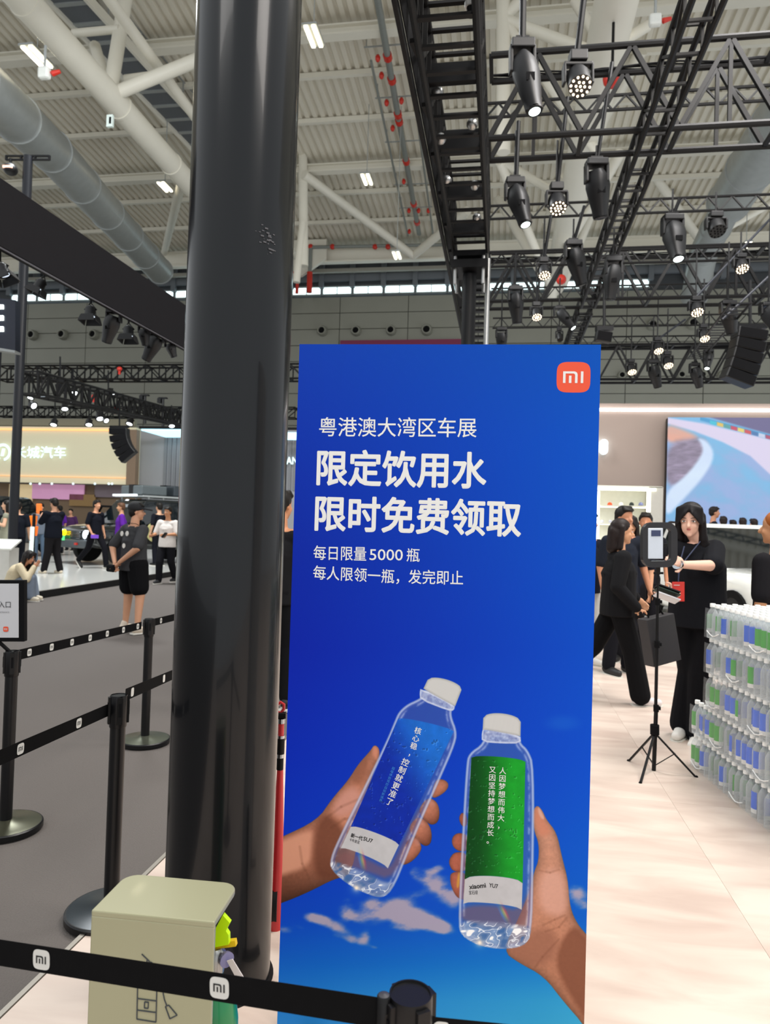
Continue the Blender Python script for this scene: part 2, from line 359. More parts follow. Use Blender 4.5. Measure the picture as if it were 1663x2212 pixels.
t = thing('roof_brace', 'white tube brace and post in front of the far wall beside the pillar', 'truss', PY(652, 560, 47))
lt([(654, 318, 656, 575, 20)], 39.2, 'post'); lt([(656, 377, 893, 552, 20, 9)], 38.8); lt([(893, 552, 1010, 455, 17, -5)], 47.8); lt([(640, 610, 654, 480, 16, 0)], 39)
mb = MB(); mb.prism([(0, 0), (1.8, 1.2), (1.8, 2.6), (-.6, 2.6), (-.6, 0)], PY(650, 596, 48.9), V((1, 0, 0)), V((0, 0, 1)), .3); obj('gusset', mb, m_white, t)
# ducts ------------------------------------------------------------
def duct(pts, r, label, segs=7):
    t = thing('air_duct', label, 'duct', pts[0]); 
    P = [V(p) for p in pts]
    for i in range(len(P)-1):
        a, b_ = P[i], P[i+1]; L = (b_-a).length; n = max(2, int(L/3.2))
        for j in range(n):
            q0 = a.lerp(b_, j/n); q1 = a.lerp(b_, (j+1)/n); k = int((q1-q0).length/.16)
            mb = MB(); ps = []; rs = []
            for s_ in range(k+1): ps.append(q0.lerp(q1, s_/k)); rs.append(r*(1 if s_ % 2 else .985))
            mb.tube(ps, rs, 28); obj('duct_section', mb, m_galv, t, smooth=True)
            mb = MB(); d = (b_-a).normalized(); mb.lathe([(r*1.05, -.05), (r*1.05, .05)], 28, q1, d); obj('collar', mb, m_galv, t)
    return t
duct([PY(-60, 165, 20), PY(110, 325, 27), PY(345, 585, 45)], .86, 'long spiral metal air duct crossing above the black header beam')
duct([PY(1760, 150, 26), PY(1575, 435, 38)], 1.05, 'large spiral metal air duct at the right edge above the rigging')
duct([PY(1575, 435, 38.5), PY(1520, 545, 44), PY(1500, 640, 48)], .8, 'narrower metal air duct dropping towards the far wall')
# sprinkler pipes with red couplings
t = thing('sprinkler_pipe', 'grey sprinkler pipe with red couplings running under the roof', 'pipe', RF(815, 0, 1))
a = RF(812, -20, .9); b_ = RF(905, 505, .9); mb = MB(); mb.tube([a, b_], .15, 10); obj('pipe', mb, m_pipe, t, smooth=True)
for s in (-.75, .95):
    mb = MB(); mb.tube([a.lerp(b_, .18)+V((s, 0, -.1)), b_+V((s, 0, -.1))], .06, 8); obj('branch_pipe', mb, m_pipe, t, smooth=True)
for i, yy in enumerate((122, 172, 247, 262, 348, 440, 480)):
    X = 812+93*(yy+20)/525; p = RF(X, yy, .9); mb = MB(); mb.tube([p-V((0, .15, 0)), p+V((0, .15, 0))], .2, 10); obj('coupling', mb, m_red, t)
for x, y in ((835, 222), (867, 218), (883, 455), (925, 455), (904, 455), (816, 126), (824, 163), (848, 277), (872, 392), (884, 500)):
    p = RF(x, y, 1); mb = MB(); mb.ball(p, (.12, .14, .17), 8); obj('valve', mb, m_red, t)
for yy in (108, 218, 313, 405, 455):
    p = RF(812+93*(yy+20)/525, yy, .9); mb = MB(); mb.bar(p+V((-1, 0, .2)), p+V((1.1, 0, .2)), .05); mb.bar(p+V((-.9, 0, .2)), p+V((-.9, 0, .9)), .04); mb.bar(p+V((1, 0, .2)), p+V((1, 0, .9)), .04); obj('hanger', mb, m_galv, t)
t = thing('wall_pipe', 'grey and red pipe run along the end girder with a red drop beside the pillar', 'pipe', PY(670, 630, 48.8))
mb = MB(); mb.tube([PY(672, 534, 48.8), PY(985, 528, 48.8)], .12, 8); obj('pipe', mb, m_pipe, t)
mb = MB(); mb.tube([PY(671, 536, 48.8), PY(669, 590, 48.8)], .14, 8); obj('drop_pipe', mb, m_pipe, t)
mb = MB(); mb.tube([PY(669, 588, 48.8), PY(668, 632, 48.8)], .2, 8); obj('drop_pipe', mb, m_red, t)
mb = MB(); mb.tube([PY(641, 634, 48.8), PY(643, 592, 48.8), PY(640, 588, 48.8), PY(634, 590, 48.8)], .12, 8); obj('drop_pipe', mb, m_red, t)
for x in (671, 718, 810, 838): mb = MB(); p = PY(x, 533, 48.8); mb.ball(p, (.2, .2, .2), 8); obj('coupling', mb, m_red, t)
# twin tube roof lights
def rlight(x, y, k, ang, label):
    p = PD(x, y, 25 if y < 250 else 36); s = mpp(p)*k*1.2; t = thing('roof_light', label, 'light', p, 'twin tube roof lights')
    d = V((0, 1, 0)); q = V((1, 0, 0))
    mb = MB(); mb.box(p+V((0, 0, .06)), (s*.85, s*1.9, .08)); obj('housing', mb, m_galv, t)
    for e in (-.22, .22): mb = MB(); mb.box(p+q*e*s+V((0, 0, 0)), (s*.2, s*1.75, .06)); obj('tube_lamp', mb, m_lampw, t)
    mb = MB(); mb.tube([p+V((0, 0, .1)), V((p.x, p.y, rz(p.y)))], .02, 5); obj('hanging_wire', mb, m_galv, t)
rlight(80, 124, 34, 0, 'twin tube roof light hanging at top left beside white hoist box')
rlight(677, 79, 32, 0, 'twin tube roof light just right of the black pillar top')
rlight(356, 404, 20, 0, 'small twin tube roof light left of the black pillar')
rlight(792, 388, 22, 0, 'twin tube roof light above the diagonal white brace')
rlight(857, 552, 18, 0, 'lowest twin tube roof light in front of the end girder')
rlight(1355, 18, 34, 0, 'twin tube roof light at the top edge right of the stage lamps')
rlight(1266, 358, 18, 0, 'twin tube roof light peeping out behind a tilted moving head')
rlight(1224, 541, 16, 0, 'twin tube roof light low behind the wash lamps')
rlight(1612, 530, 16, 0, 'twin tube roof light far right above the black wash lamp')
def hoist(x, y, D, label):
    p = PD(x, y, D); k = mpp(p); t = thing('cable_hoist', label, 'hoist', p)
    mb = MB(); mb.box(p, (k*26, k*16, k*26)); obj('housing', mb, mat('hoist_white', 'd8dad4', .4), t, bevel=k*5)
    mb = MB(); mb.tube([p+V((0, 0, k*13)), p+V((0, 0, k*60))], k*3, 6); obj('wire', mb, m_galv, t)
    mb = MB(); a = p+CR*k*12+V((0, 0, k*2)); mb.tube([a, a+CR*k*6-V((0, 0, k*3)), a+CR*k*22+V((0, 0, k*2))], [k*2, k*6, k*4], 8); obj('red_cable', mb, m_red, t)
hoist(96, 158, 22, 'white hoist box with red cable at top left below the roof light'); hoist(1415, 44, 18, 'white hoist box with red cable at top right')
p = PD(1322, 170, 20); t = thing('chain_bag', 'round red chain bag hanging behind the stage truss', 'bag', p); mb = MB(); mb.ball(p, 20*mpp(p), 14); obj('bag', mb, m_red, t, smooth=True); mb = MB(); mb.tube([p+V((0, 0, .2)), p+V((0, 0, 1.6))], .04, 6); obj('hook', mb, m_black, t)
p = PD(1212, 604, 24); t = thing('chain_bag', 'small red chain bag low between the stage lamps', 'bag', p); mb = MB(); mb.ball(p, 11*mpp(p), 12); obj('bag', mb, m_red, t, smooth=True); mb = MB(); mb.tube([p+V((0, 0, .1)), p+V((0, 0, .8))], .04, 6); obj('hook', mb, m_black, t)
# exit sign on the tube
p = PD(238, 262, 24); mb = MB(); k = mpp(p); mb.box(p, (k*14, .1, k*26)); e = tag(obj('hanging_sign', mb, mat('sign_pale', 'c8d4ce', .4)), 'small pale hanging sign below the white tube truss', 'sign')
mb = MB(); mb.box(p+V((k*2, -.06, 0)), (k*4, .03, k*14)); obj('dark_mark', mb, m_matte, e)
# ================================================================ STAGE RIGGING
m_case = mat('lamp_case', '0b0b0d', .5, 0, var=.15, scale=8)
def box_truss(name, label, a, b, w, h, r, bay, rd, side=V((1, 0, 0)), up=V((0, 0, 1)), many=False, group=None, rung_w=None, lat=True):
    """a,b: ends of the lower chord line (centre). side: width direction"""
    a, b = V(a), V(b); t = thing(name, label, 'truss', a, group)
    L = (b-a).length; n = max(2, round(L/bay)); d = (b-a)/n
    cs = [a-side*w/2, a+side*w/2]+([a-side*w/2+up*h, a+side*w/2+up*h] if h and w else [a+up*h] if False else [])
    if not w: cs = [a, a+up*h]
    for c in cs: mb = MB(); mb.tube([c, c+(b-a)], r, 8); obj('chord', mb, m_chord, t, smooth=True)
    pieces = []
    if not w:
        for i in range(n):
            p, q = a+d*i, a+d*(i+1); m = (p+q)/2+up*h; pieces += [(p, m), (m, q)]
    else:
        for i in range(n+1):
            p = a+d*i; pieces.append((p-side*w/2, p+side*w/2))
            if h: pieces += [(p-side*w/2+up*h, p+side*w/2+up*h), (p-side*w/2, p-side*w/2+up*h), (p+side*w/2, p+side*w/2+up*h)]
        if h and lat:
            for i in range(n):
                p, q = a+d*i, a+d*(i+1)
                if i % 2: p, q = q, p
                for s in (-1, 1): pieces.append((p+side*s*w/2, q+side*s*w/2+up*h))
    if many or len(pieces) > 90:
        mb = MB()
        for p, q in pieces: mb.bar(p, q, rd*1.6)
        obj('lattice', mb, m_chord, t, kind='stuff')
    else:
        for p, q in pieces: mb = MB(); mb.bar(p, q, rd*2 if not rung_w else rung_w, rd*1.6); obj('brace', mb, m_chord, t)
    return t
# truss with a column, running away from the camera left of centre
hA = 5.5
la, lb = PZ(886, 0, hA), PZ(981, 545, hA); ra_, rb_ = PZ(1025, 0, hA), PZ(1055, 560, hA)
xl, xr = (la.x+lb.x)/2, (ra_.x+rb_.x)/2; y0, y1 = la.y-1.5, lb.y
wA = xr-xl
t = box_truss('ladder_truss', 'wide black ladder truss running away overhead onto the black column above the banner', (xl/2+xr/2, y0, hA), (xl/2+xr/2, y1, hA), wA, .62, .032, .34, .016, lat=False, rung_w=.05)
for s in (-1, 1):
    mb = MB(); X = (xl+xr)/2+s*wA/2
    for i in range(9): yy = y0+(y1-y0)*i/9; mb.bar((X, yy, hA), (X, yy+(y1-y0)/9, hA+.62) if i % 2 else (X, yy+(y1-y0)/9, hA+.62), .045)
    obj('diagonals', mb, m_chord, t, kind='stuff')
mb = MB()
for i in range(7):
    yy = y0+1.5+i*1.15
    for q_y, q_z, q_s in ((yy, .12, (wA*.9, .07, .12)), (yy+.16, .3, (wA*.9, .05, .1))): mb = MB(); mb.box(((xl+xr)/2, q_y, hA+q_z), q_s); obj('crossplate', mb, m_black, t)
pass
for yy_, xx in ((200, 945), (268, 1020), (300, 952), (390, 965), (400, 1025), (470, 1030)):
    p = PZ(xx, yy_, hA+.05); mb = MB(); mb.ball(p, .06, 8); obj('clamp', mb, m_silver, t, smooth=True)
fa = PZ(836, 0, hA); fb = PZ(1000, 735, hA); Xf = (fa.x+fb.x)/2
t = thing('fascia_beam', 'tall black fascia beam along the left side of the ladder truss', 'beam', (Xf, fa.y, hA))
mb = MB(); mb.box((Xf+.02, (fa.y-1.5+fb.y)/2, hA+.05), (.035, fb.y-fa.y+1.5, .1)); obj('lower_rail', mb, m_chord, t)
mb = MB(); mb.box((Xf+.02, (fa.y-1.5+fb.y)/2, hA+.62), (.035, fb.y-fa.y+1.5, .06)); obj('upper_rail', mb, m_chord, t)
mb = MB(); mb.box((Xf+.05, (fa.y-1.5+fb.y)/2, hA+.33), (.01, fb.y-fa.y+1.4, .5)); obj('fascia_panel', mb, m_matte, t)
for i in range(14):
    yy = fa.y-1.3+i*.9
    if yy > fb.y: break
    mb = MB(); mb.bar((Xf+.1, yy, hA+.02), (xl, yy+.3, hA+.02), .04); mb.bar((Xf+.1, yy, hA+.6), (xl, yy, hA+.1), .035); obj('strut', mb, m_chord, t)
# column under its far end
cp = PY(1014, 600, y1+.05); t = thing('truss_column', 'round black column carrying the ladder truss, its lower part hidden by the banner', 'column', (cp.x, y1+.1, 0))
mb = MB(); mb.lathe([(.1, 0), (.1, hA-.3)], 18, (cp.x, y1+.1, 0)); obj('shaft', mb, m_black, t, smooth=True)
mb = MB(); mb.box((cp.x, y1+.1, hA-.22), (.52, .52, .12)); mb.box((cp.x, y1+.1, hA-.06), (.46, .46, .08)); obj('head_plate', mb, m_black, t)
for s in (-1, 1):
    for e in (-1, 1): mb = MB(); mb.tube([(cp.x+s*.2, y1+.1+e*.2, hA-.5), (cp.x+s*.2, y1+.1+e*.2, hA-.1)], .025, 8); obj('bolt', mb, m_silver, t)
ax, bx = PY(1055, 560, y1+.3), PY(1062, 745, y1+.3)
t = thing('cable_tower', 'thin bright steel mast beside the black column with dark cable stack behind', 'mast', (ax.x, y1+.3, 0))
mb = MB(); mb.tube([(ax.x, y1+.3, 0), (ax.x, y1+.3, hA)], .035, 10); obj('mast', mb, m_silver, t, smooth=True)
mb = MB()
for i in range(16): mb.box((ax.x-.14, y1+.55, 3.9+i*.1), (.18, .12, .035))
obj('cable_stack', mb, m_black, t)
# the smaller ladder truss running away on the right
hB = 6.35
a1, a2 = PZ(1497, 0, hB), PZ(1292, 560, hB); b1, b2 = PZ(1565, 0, hB), PZ(1334, 546, hB)
xl, xr = (a1.x+a2.x)/2, (b1.x+b2.x)/2; e = PZ(1229, 742, hB)
t = box_truss('ladder_truss', 'narrow black box truss with rungs running away overhead right of the wash lamps', ((xl+xr)/2, a1.y-1.2, hB), ((xl+xr)/2, 15.8, hB), xr-xl, .3, .034, .5, .018)
t2 = box_truss('ladder_truss', 'farther narrow ladder truss sloping down toward the top edge of the banner', ((xl+xr)/2, 16.3, hB), ((xl+xr)/2, 23, hB), xr-xl, .3, .03, .45, .018, many=True)
# cross trusses (along x)
def cross(y_at, D, hgt, zb, x0px, x1px, r, bay, label, w=0, many=False, rd=None, group=None):
    a = PY(x0px, y_at, D); b = PY(x1px, y_at, D); 
    return box_truss('cross_truss', label, (a.x, D, zb), (b.x, D, zb), w, hgt, r, bay, rd or r*.6, side=V((0, 1, 0)), many=many, group=group)
def bigtruss(D, label, x0, x1, zb=6.5, h=1.08, w=.55):
    a = PY(x0, 500, D); b = PY(x1, 500, D); t = thing('cross_truss', label, 'truss', (a.x, D, zb))
    for dy in (0, w):
        for dz in (0, h): mb = MB(); mb.tube([(a.x, D+dy, zb+dz), (b.x, D+dy, zb+dz)], .042, 8); obj('chord', mb, m_chord, t, smooth=True)
    L = b.x-a.x; n = max(3, round(L/1.15)); d = L/n
    for i in range(n):
        for dy in (0, w):
            x = a.x+i*d; mb = MB(); mb.bar((x, D+dy, zb), (x+d/2, D+dy, zb+h), .055); obj('brace', mb, m_chord, t); mb = MB(); mb.bar((x+d/2, D+dy, zb+h), (x+d, D+dy, zb), .055); obj('brace', mb, m_chord, t)
            if i % 2 == 0: mb = MB(); mb.bar((x+d/2, D+dy, zb), (x+d/2, D+dy, zb+h), .045); obj('post', mb, m_chord, t)
        mb = MB(); mb.bar((a.x+i*d, D, zb), (a.x+i*d, D+w, zb), .05); obj('cross_tie', mb, m_chord, t); mb = MB(); mb.bar((a.x+i*d, D, zb+h), (a.x+i*d, D+w, zb+h), .05); obj('cross_tie', mb, m_chord, t)
    mb = MB()
    for s in range(5): mb.tube([(a.x+L*k/12, D+w-.05+.02*s, zb+h+.05+.03*math.sin(k*1.7+s)) for k in range(13)], .012, 5)
    obj('cable_loom', mb, m_matte, t); return t
bigtruss(9.1, 'nearest large black box truss crossing the top right with thick round chords', 1050, 2150)
bigtruss(15.7, 'second large black box truss crossing behind the wash lamps', 1058, 2050)
bigtruss(22.8, 'farthest large black box truss just above the taupe stand wall', 1070, 1980, 6.25)
cross(213, 12.4, .25, PY(1220, 244, 12.4).z, 1050, 2050, .028, .42, 'slim zigzag truss high up between the two nearest wash lamps')
cross(467, 13.5, .25, PY(1220, 467, 13.5).z, 1056, 2050, .026, .42, 'slim zigzag truss level with the tilted moving head')
cross(572, 14.7, .26, PY(1220, 572, 14.7).z, 1060, 2050, .026, .42, 'slim zigzag truss just above the row of bright windows')
cross(644, 18, .3, PY(1400, 642, 18).z, 1060, 2050, .024, .45, 'slim zigzag truss just below the row of bright windows', many=True)
cross(702, 20, .28, PY(1400, 704, 20).z, 1064, 2050, .024, .45, 'slim zigzag truss at the height of the round air nozzles', many=True)
cross(745, 25, .3, PY(1450, 745, 25).z, 1240, 2050, .028, .5, 'slim zigzag truss above the speaker at the banner corner', many=True)
# diagonal small truss lower right and cable ramp
a, b_ = PD(1500, 775, 17), PD(1600, 655, 11); box_truss('ladder_truss', 'short slanted ladder truss in front of the far wash lamps', a, b_, .3, 0, .02, .3, .012, side=V((1, 0, 0)))
# hanging pipes ------------------------------------------------------
def pipe(x0, y0, x1, y1, D, label, r=.026, m=None):
    a, b_ = PD(x0, y0, D), PD(x1, y1, D); mb = MB(); mb.tube([a, b_], r, 8)
    return tag(obj('rigging_pole', mb, m or m_black, smooth=True), label, 'pole')
pipe(1130, -30, 1128, 92, 7.2, 'black hanging pole holding the nearest moving head lamp', .035)
pipe(1264, -30, 1247, 112, 7.4, 'black hanging pole holding the nearest wash lamp', .032)
pipe(1120, 262, 1115, 388, 9, 'black pole between the two left moving heads')
pipe(1226, 210, 1204, 398, 9.2, 'black pole between the two nearest wash lamps')
pipe(1322, 135, 1290, 345, 9.3, 'black pole holding the moving head tilted away')
pipe(1190, 465, 1175, 560, 11.5, 'slim pole above the third wash lamp')
pipe(1262, 445, 1240, 520, 11.5, 'slim pole above the lit moving head behind')
pipe(1165, 605, 1158, 660, 14, 'short pole above the fourth wash lamp')
pipe(1468, 430, 1452, 470, 10.4, 'short slanted pole above the front facing moving head')
m_bl = mat('blue_steel', '1c202c', .5, 0)
pipe(1690, 445, 1500, 645, 13, 'long bluish slanted pole at far right, upper one', .02, m_bl)
pipe(1480, 690, 1425, 730, 16, 'short bluish slanted pole above a far wash lamp', .022, m_bl)
pipe(1700, 560, 1560, 690, 12, 'long bluish slanted pole at far right, lower one', .02, m_bl)
# lamps -------------------------------------------------------------
def moving_head(x, y0, y1, k, dx, D, lit, label, front=False):
    """x centre px, y0 top, y1 bottom, k width px; dx lateral offset of the nose"""
    s = D/FPX; top = PD(x, y0, D); t = thing('moving_head_lamp', label, 'stage lamp', top, 'moving head stage lamps')
    X, Y, Z = CR, CF, CU; H = (y1-y0)*s; W = k*s
    RM = Matrix((X, Y, Z)).transposed()
    mb = MB(); mb.box(top-Z*H*.07, (W*.86, W*.6, H*.12), R=RM); obj('lamp_base', mb, m_case, t, bevel=W*.04)
    for e in (-1, 1): mb = MB(); mb.box(top-Z*H*.25+X*e*W*.42, (W*.13, W*.42, H*.34), R=RM); obj('yoke_arm', mb, m_case, t, bevel=W*.04)
    mb = MB(); mb.box(top+Z*H*.02, (W*.5, W*.2, H*.06), R=RM); mb.tube([top+Z*H*.02, top+Z*H*.12], W*.06, 6); obj('clamp', mb, m_black, t)
    c0 = top-Z*H*.2; n = top-Z*H*.98+X*dx*s-(Y*W*.5 if lit else -Y*W*.3)
    ax = (n-c0).normalized(); rings = []
    u, v, _ = frame_from(ax)
    for q, r in ((0, .30), (.12, .42), (.35, .45), (.6, .38), (.85, .30), (1, .29)):
        c = c0.lerp(n, q); rings.append([c+u*math.copysign(abs(math.cos(a))**.6, math.cos(a))*r*W+v*math.copysign(abs(math.sin(a))**.6, math.sin(a))*r*W for a in [2*PI*i/16 for i in range(16)]])
    hd = MB(); hd.loft(rings); h = obj('lamp_head', hd, m_case, t, smooth=True)
    zt_ = 4.03 if x < 420 else 6.55
    if top.z < zt_-.05: mb = MB(); mb.tube([top, V((top.x, top.y, zt_))], .014, 6); obj('hanger_pole', mb, m_black, t)
    mb = MB(); mb.box(c0.lerp(n, .5)-Y*W*.4, (W*.3, W*.12, H*.1), R=RM); obj('vent', mb, m_matte, h)
    mb = MB(); mb.lathe([(W*.3, -.01), (W*.3, W*.05), (W*.25, W*.06)], 16, n, ax); obj('nose_ring', mb, m_black, h)
    mb = MB(); mb.lathe([(W*.22, W*.05), (W*.2, W*.075), (.001, W*.09)], 16, n, ax); obj('lens', mb, m_lampc if lit else mat('lens_dark', '39404a', .08, .2, coat=1), h, smooth=True)
    return t
MH = [(1128, 88, 258, 58, 20, 7.2, 1, 'largest moving head lamp, hanging nearest, green white lens facing down'), (1112, 385, 495, 46, 18, 9, 1, 'moving head lamp below the nearest one, lens lit'),
      (1288, 345, 465, 52, 14, 9.3, 0, 'moving head lamp tilted away beside the narrow truss, no lens seen'), (1452, 465, 568, 48, 3, 10.4, 1, 'moving head lamp facing the camera with two pale marks'),
      (1238, 520, 612, 40, 22, 11.5, 0, 'moving head lamp leaning right below the second roof light'), (1325, 555, 645, 38, -4, 11.8, 0, 'dark moving head lamp hanging straight beside the bright windows'),
      (1113, 618, 696, 34, 6, 13, 0, 'dark moving head lamp near the cable mast'), (1208, 662, 712, 26, 26, 14.2, 1, 'small moving head lamp pointing right with white lens'),
      (1572, 650, 718, 36, 14, 12.2, 0, 'dark moving head lamp left of the speaker array'), (1410, 778, 836, 26, 14, 16.5, 0, 'small moving head lamp low above the taupe wall, left one'),
      (1500, 784, 836, 24, 14, 16.4, 0, 'small moving head lamp low above the taupe wall, right one'), (1530, 755, 798, 22, -8, 16, 1, 'small moving head lamp with tiny lit lens beside the speaker array'),
      (1083, 708, 760, 26, 2, 14, 0, 'moving head lamp peeking over the banner near the mast'), (1660, 655, 715, 40, 6, 11, 1, 'moving head lamp cut by the right edge')]
for q in MH: moving_head(*q)
def wash(x, y0, y1, k, D, label, lit=True):
    s = D/FPX; top = PD(x, y0, D); t = thing('wash_lamp', label, 'stage lamp', top, 'round LED wash lamps')
    X, Y, Z = CR, CF, CU; H = (y1-y0)*s; W = k*s; RM = Matrix((X, Y, Z)).transposed()
    mb = MB(); mb.box(top-Z*H*.12, (W*.6, W*.45, H*.22), R=RM); obj('lamp_base', mb, m_case, t, bevel=W*.04)
    mb = MB()
    for e in (-1, 1): mb.box(top-Z*H*.5+X*e*W*.48, (W*.1, W*.35, H*.42), R=RM)
    mb.box(top-Z*H*.28, (W*1.02, W*.3, H*.08), R=RM); obj('yoke', mb, m_case, t, bevel=W*.04)
    ax = (-Z-Y*.62).normalized(); c = top-Z*H*.42+Y*W*.12; L = H*.5
    mb = MB(); mb.lathe([(W*.18, -L*.15), (W*.34, 0), (W*.4, L*.25), (W*.4, L)], 20, c, ax); h = obj('lamp_head', mb, m_case, t, smooth=True)
    u, v, _ = frame_from(ax); mb = MB(); q = c+ax*(L+.002)
    for ring, n in ((0, 1), (.36, 6), (.78, 12)):
        for i in range(n): a = 2*PI*i/n; mb.lathe([(W*.042, 0), (W*.04, W*.02)], 8, q+(u*math.cos(a)+v*math.sin(a))*ring*W*.42, ax)
    mb2 = MB(); mb2.tube([top, V((top.x, top.y, max(top.z+.3, 6.55)))], .014, 6); obj('hanger_pole', mb2, m_black, t)
    obj('led_array', mb, mat('led_warm', 'ffe2bc', .3, emit=7) if lit else m_matte, h, kind='stuff'); return t
WS = [(1248, 112, 214, 62, 7.4, 'largest wash lamp, nearest, its LED dots clearly lit'), (1202, 395, 467, 46, 9.2, 'second wash lamp, beside the white tube junction'), (1174, 556, 606, 32, 11.5, 'third wash lamp, in front of the slim truss'),
      (1158, 652, 694, 27, 14, 'fourth wash lamp, just above the banner'), (1600, 548, 590, 34, 11.8, 'wash lamp near the right edge, above the speaker array'), (1503, 640, 684, 33, 12.6, 'wash lamp in the middle of the right rigging'),
      (1519, 700, 740, 26, 14, 'wash lamp left of the top of the speaker array'), (1420, 728, 766, 25, 15.3, 'wash lamp right of the small box speaker'), (1441, 758, 798, 25, 15.9, 'lower wash lamp, second from the small box speaker'),
      (1363, 775, 811, 23, 16.5, 'wash lamp nearest the banner, low above the wall'), (1593, 775, 812, 22, 16.7, 'wash lamp under the speaker array')]
for q in WS: wash(*q)
wash(1546, 458, 512, 44, 10.5, 'unlit round lamp in front of the narrow metal duct', False)
wash(1208, 706, 742, 16, 16, 'tiny unlit lamp just above the banner edge', False)
def speaker_array(x, y, w, hbox, n, D, tilt, label, curve=0, lean=0):
    s = D/FPX; p = PD(x, y, D); t = thing('speaker_array', label, 'speaker', p)
    pos = V(p); ang = tilt
    for i in range(n):
        d = (-CU*math.cos(ang)-CF*math.sin(ang)*0+CR*math.sin(ang)).normalized(); nx = d.cross(CF).normalized()
        RM = Matrix((nx, CF, -d)).transposed()
        mb = MB(); mb.box(pos+d*hbox*s/2, (w*s, w*s*.6, hbox*s*.95), R=RM); b = obj('cabinet', mb, m_case, t, bevel=.02)
        mb = MB(); mb.box(pos+d*hbox*s/2-CF*w*s*.31, (w*s*.9, .02, hbox*s*.8), R=RM); obj('grille', mb, m_matte, b)
        pos = pos+d*hbox*s; ang += curve
    mb = MB(); mb.box(p+CU*.05, (w*s*1.05, .15, .08), R=Matrix((CR, CF, CU)).transposed()); mb.tube([p+CU*.05, p+CU*.9], .03, 6); obj('rigging_frame', mb, m_black, t); return t
speaker_array(1620, 712, 64, 24, 5, 13, rad(-9), 'big black line array of five speaker cabinets at the right edge', rad(-3))
speaker_array(1305, 716, 34, 24, 1, 14, rad(-10), 'small black box speaker hanging beside the banner corner')
speaker_array(258, 925, 38, 14, 5, 26, rad(0), 'curved black line array hanging in front of the cream stand wall', rad(10))
speaker_array(130, 828, 20, 22, 1, 24, rad(12), 'small dark speaker box hanging from the far left truss')
# surveillance camera at the near end of the ladder truss
p = PD(1017, 8, 5.6); t = thing('dome_camera', 'small black camera with white collar hanging at top from ladder truss', 'camera', p); mb = MB(); mb.tube([p-CU*.03, p-CU*.1], [.035, .03], 12); obj('camera_body', mb, m_black, t); mb = MB(); mb.tube([p+CU*.01, p-CU*.03], .05, 12); obj('collar', mb, mat('white_plastic', 'e2e2de', .4), t)
# ================================================================ LEFT: header beam, poles, far trusses
zb = 4.0; a, b_ = PZ(0, 530, zb), PZ(389, 746, zb); hx = (a.x+b_.x)/2; top = 3.12/2.5
t = thing('header_beam', 'wide black header beam crossing the upper left into the pillar', 'beam', (hx, a.y, zb))
dv = (b_-a).normalized(); dv.z = 0; a0 = a-dv*3; b0 = b_+dv*4
sd = V((dv.y, -dv.x, 0))
mb = MB(); mb.bar(a0+V((0, 0, .31))+sd*-.05, b0+V((0, 0, .31))+sd*-.05, .1, .62); obj('beam_casing', mb, mat('beam_black', '19181b', .7, var=.1, spec=.15), t)
mb = MB(); mb.bar(a0+V((0, 0, -.008))+sd*-.02, b0+V((0, 0, -.008))+sd*-.02, .014, .014); obj('lower_trim', mb, mat('trim_grey', '6a6a70', .5), t)
def tpole(x0, y0, x1, D, r, label, bracket=False):
    t0 = PD(x0, y0, D); t = thing('lighting_pole', label, 'pole', (t0.x, t0.y, .15)); mb = MB(); mb.tube([(t0.x, t0.y, .15), t0], r, 14); obj('pole', mb, mat('navy_black', '13151b', .35, 0, spec=.4), t, smooth=True)
    mb = MB(); mb.box((t0.x, t0.y, .17), (r*5, r*5, .04)); obj('base_plate', mb, m_black, t)
    if bracket:
        k = D/FPX; mb = MB()
        for dz in (-.04, .04): mb.bar(t0-CR*48*k+V((0, 0, dz-.03)), t0+CR*46*k+V((0, 0, dz-.03)), .04, .03)
        for e in (-47, -15, 15, 46): mb.bar(t0+CR*e*k-V((0, 0, .08)), t0+CR*e*k+V((0, 0, .02)), .04)
        obj('bracket', mb, m_black, t)
        q = t0-CR*38*k-CU*28*k; mb = MB(); mb.ball(q, (15*k, 15*k, 13*k), 12); obj('lamp_housing', mb, m_case, t, smooth=True); mb = MB(); mb.box(q-CF*13*k, (20*k, 3*k, 5*k), R=Matrix((CR, CF, CU)).transposed()); obj('lamp_glow', mb, mat('lamp_pink', 'ffb8a0', .4, emit=1.5), t)
        mb = MB(); mb.tube([q+CU*12*k, q+CU*24*k], .03, 6); obj('lamp_hook', mb, m_black, t)
    return t
tpole(61, 338, 46, 15, .095, 'slim tall black pole with a small bracket, left of the cap man', True)
tpole(-4, 690, -6, 12, .075, 'black pole at the left picture edge under the dark lit sign')
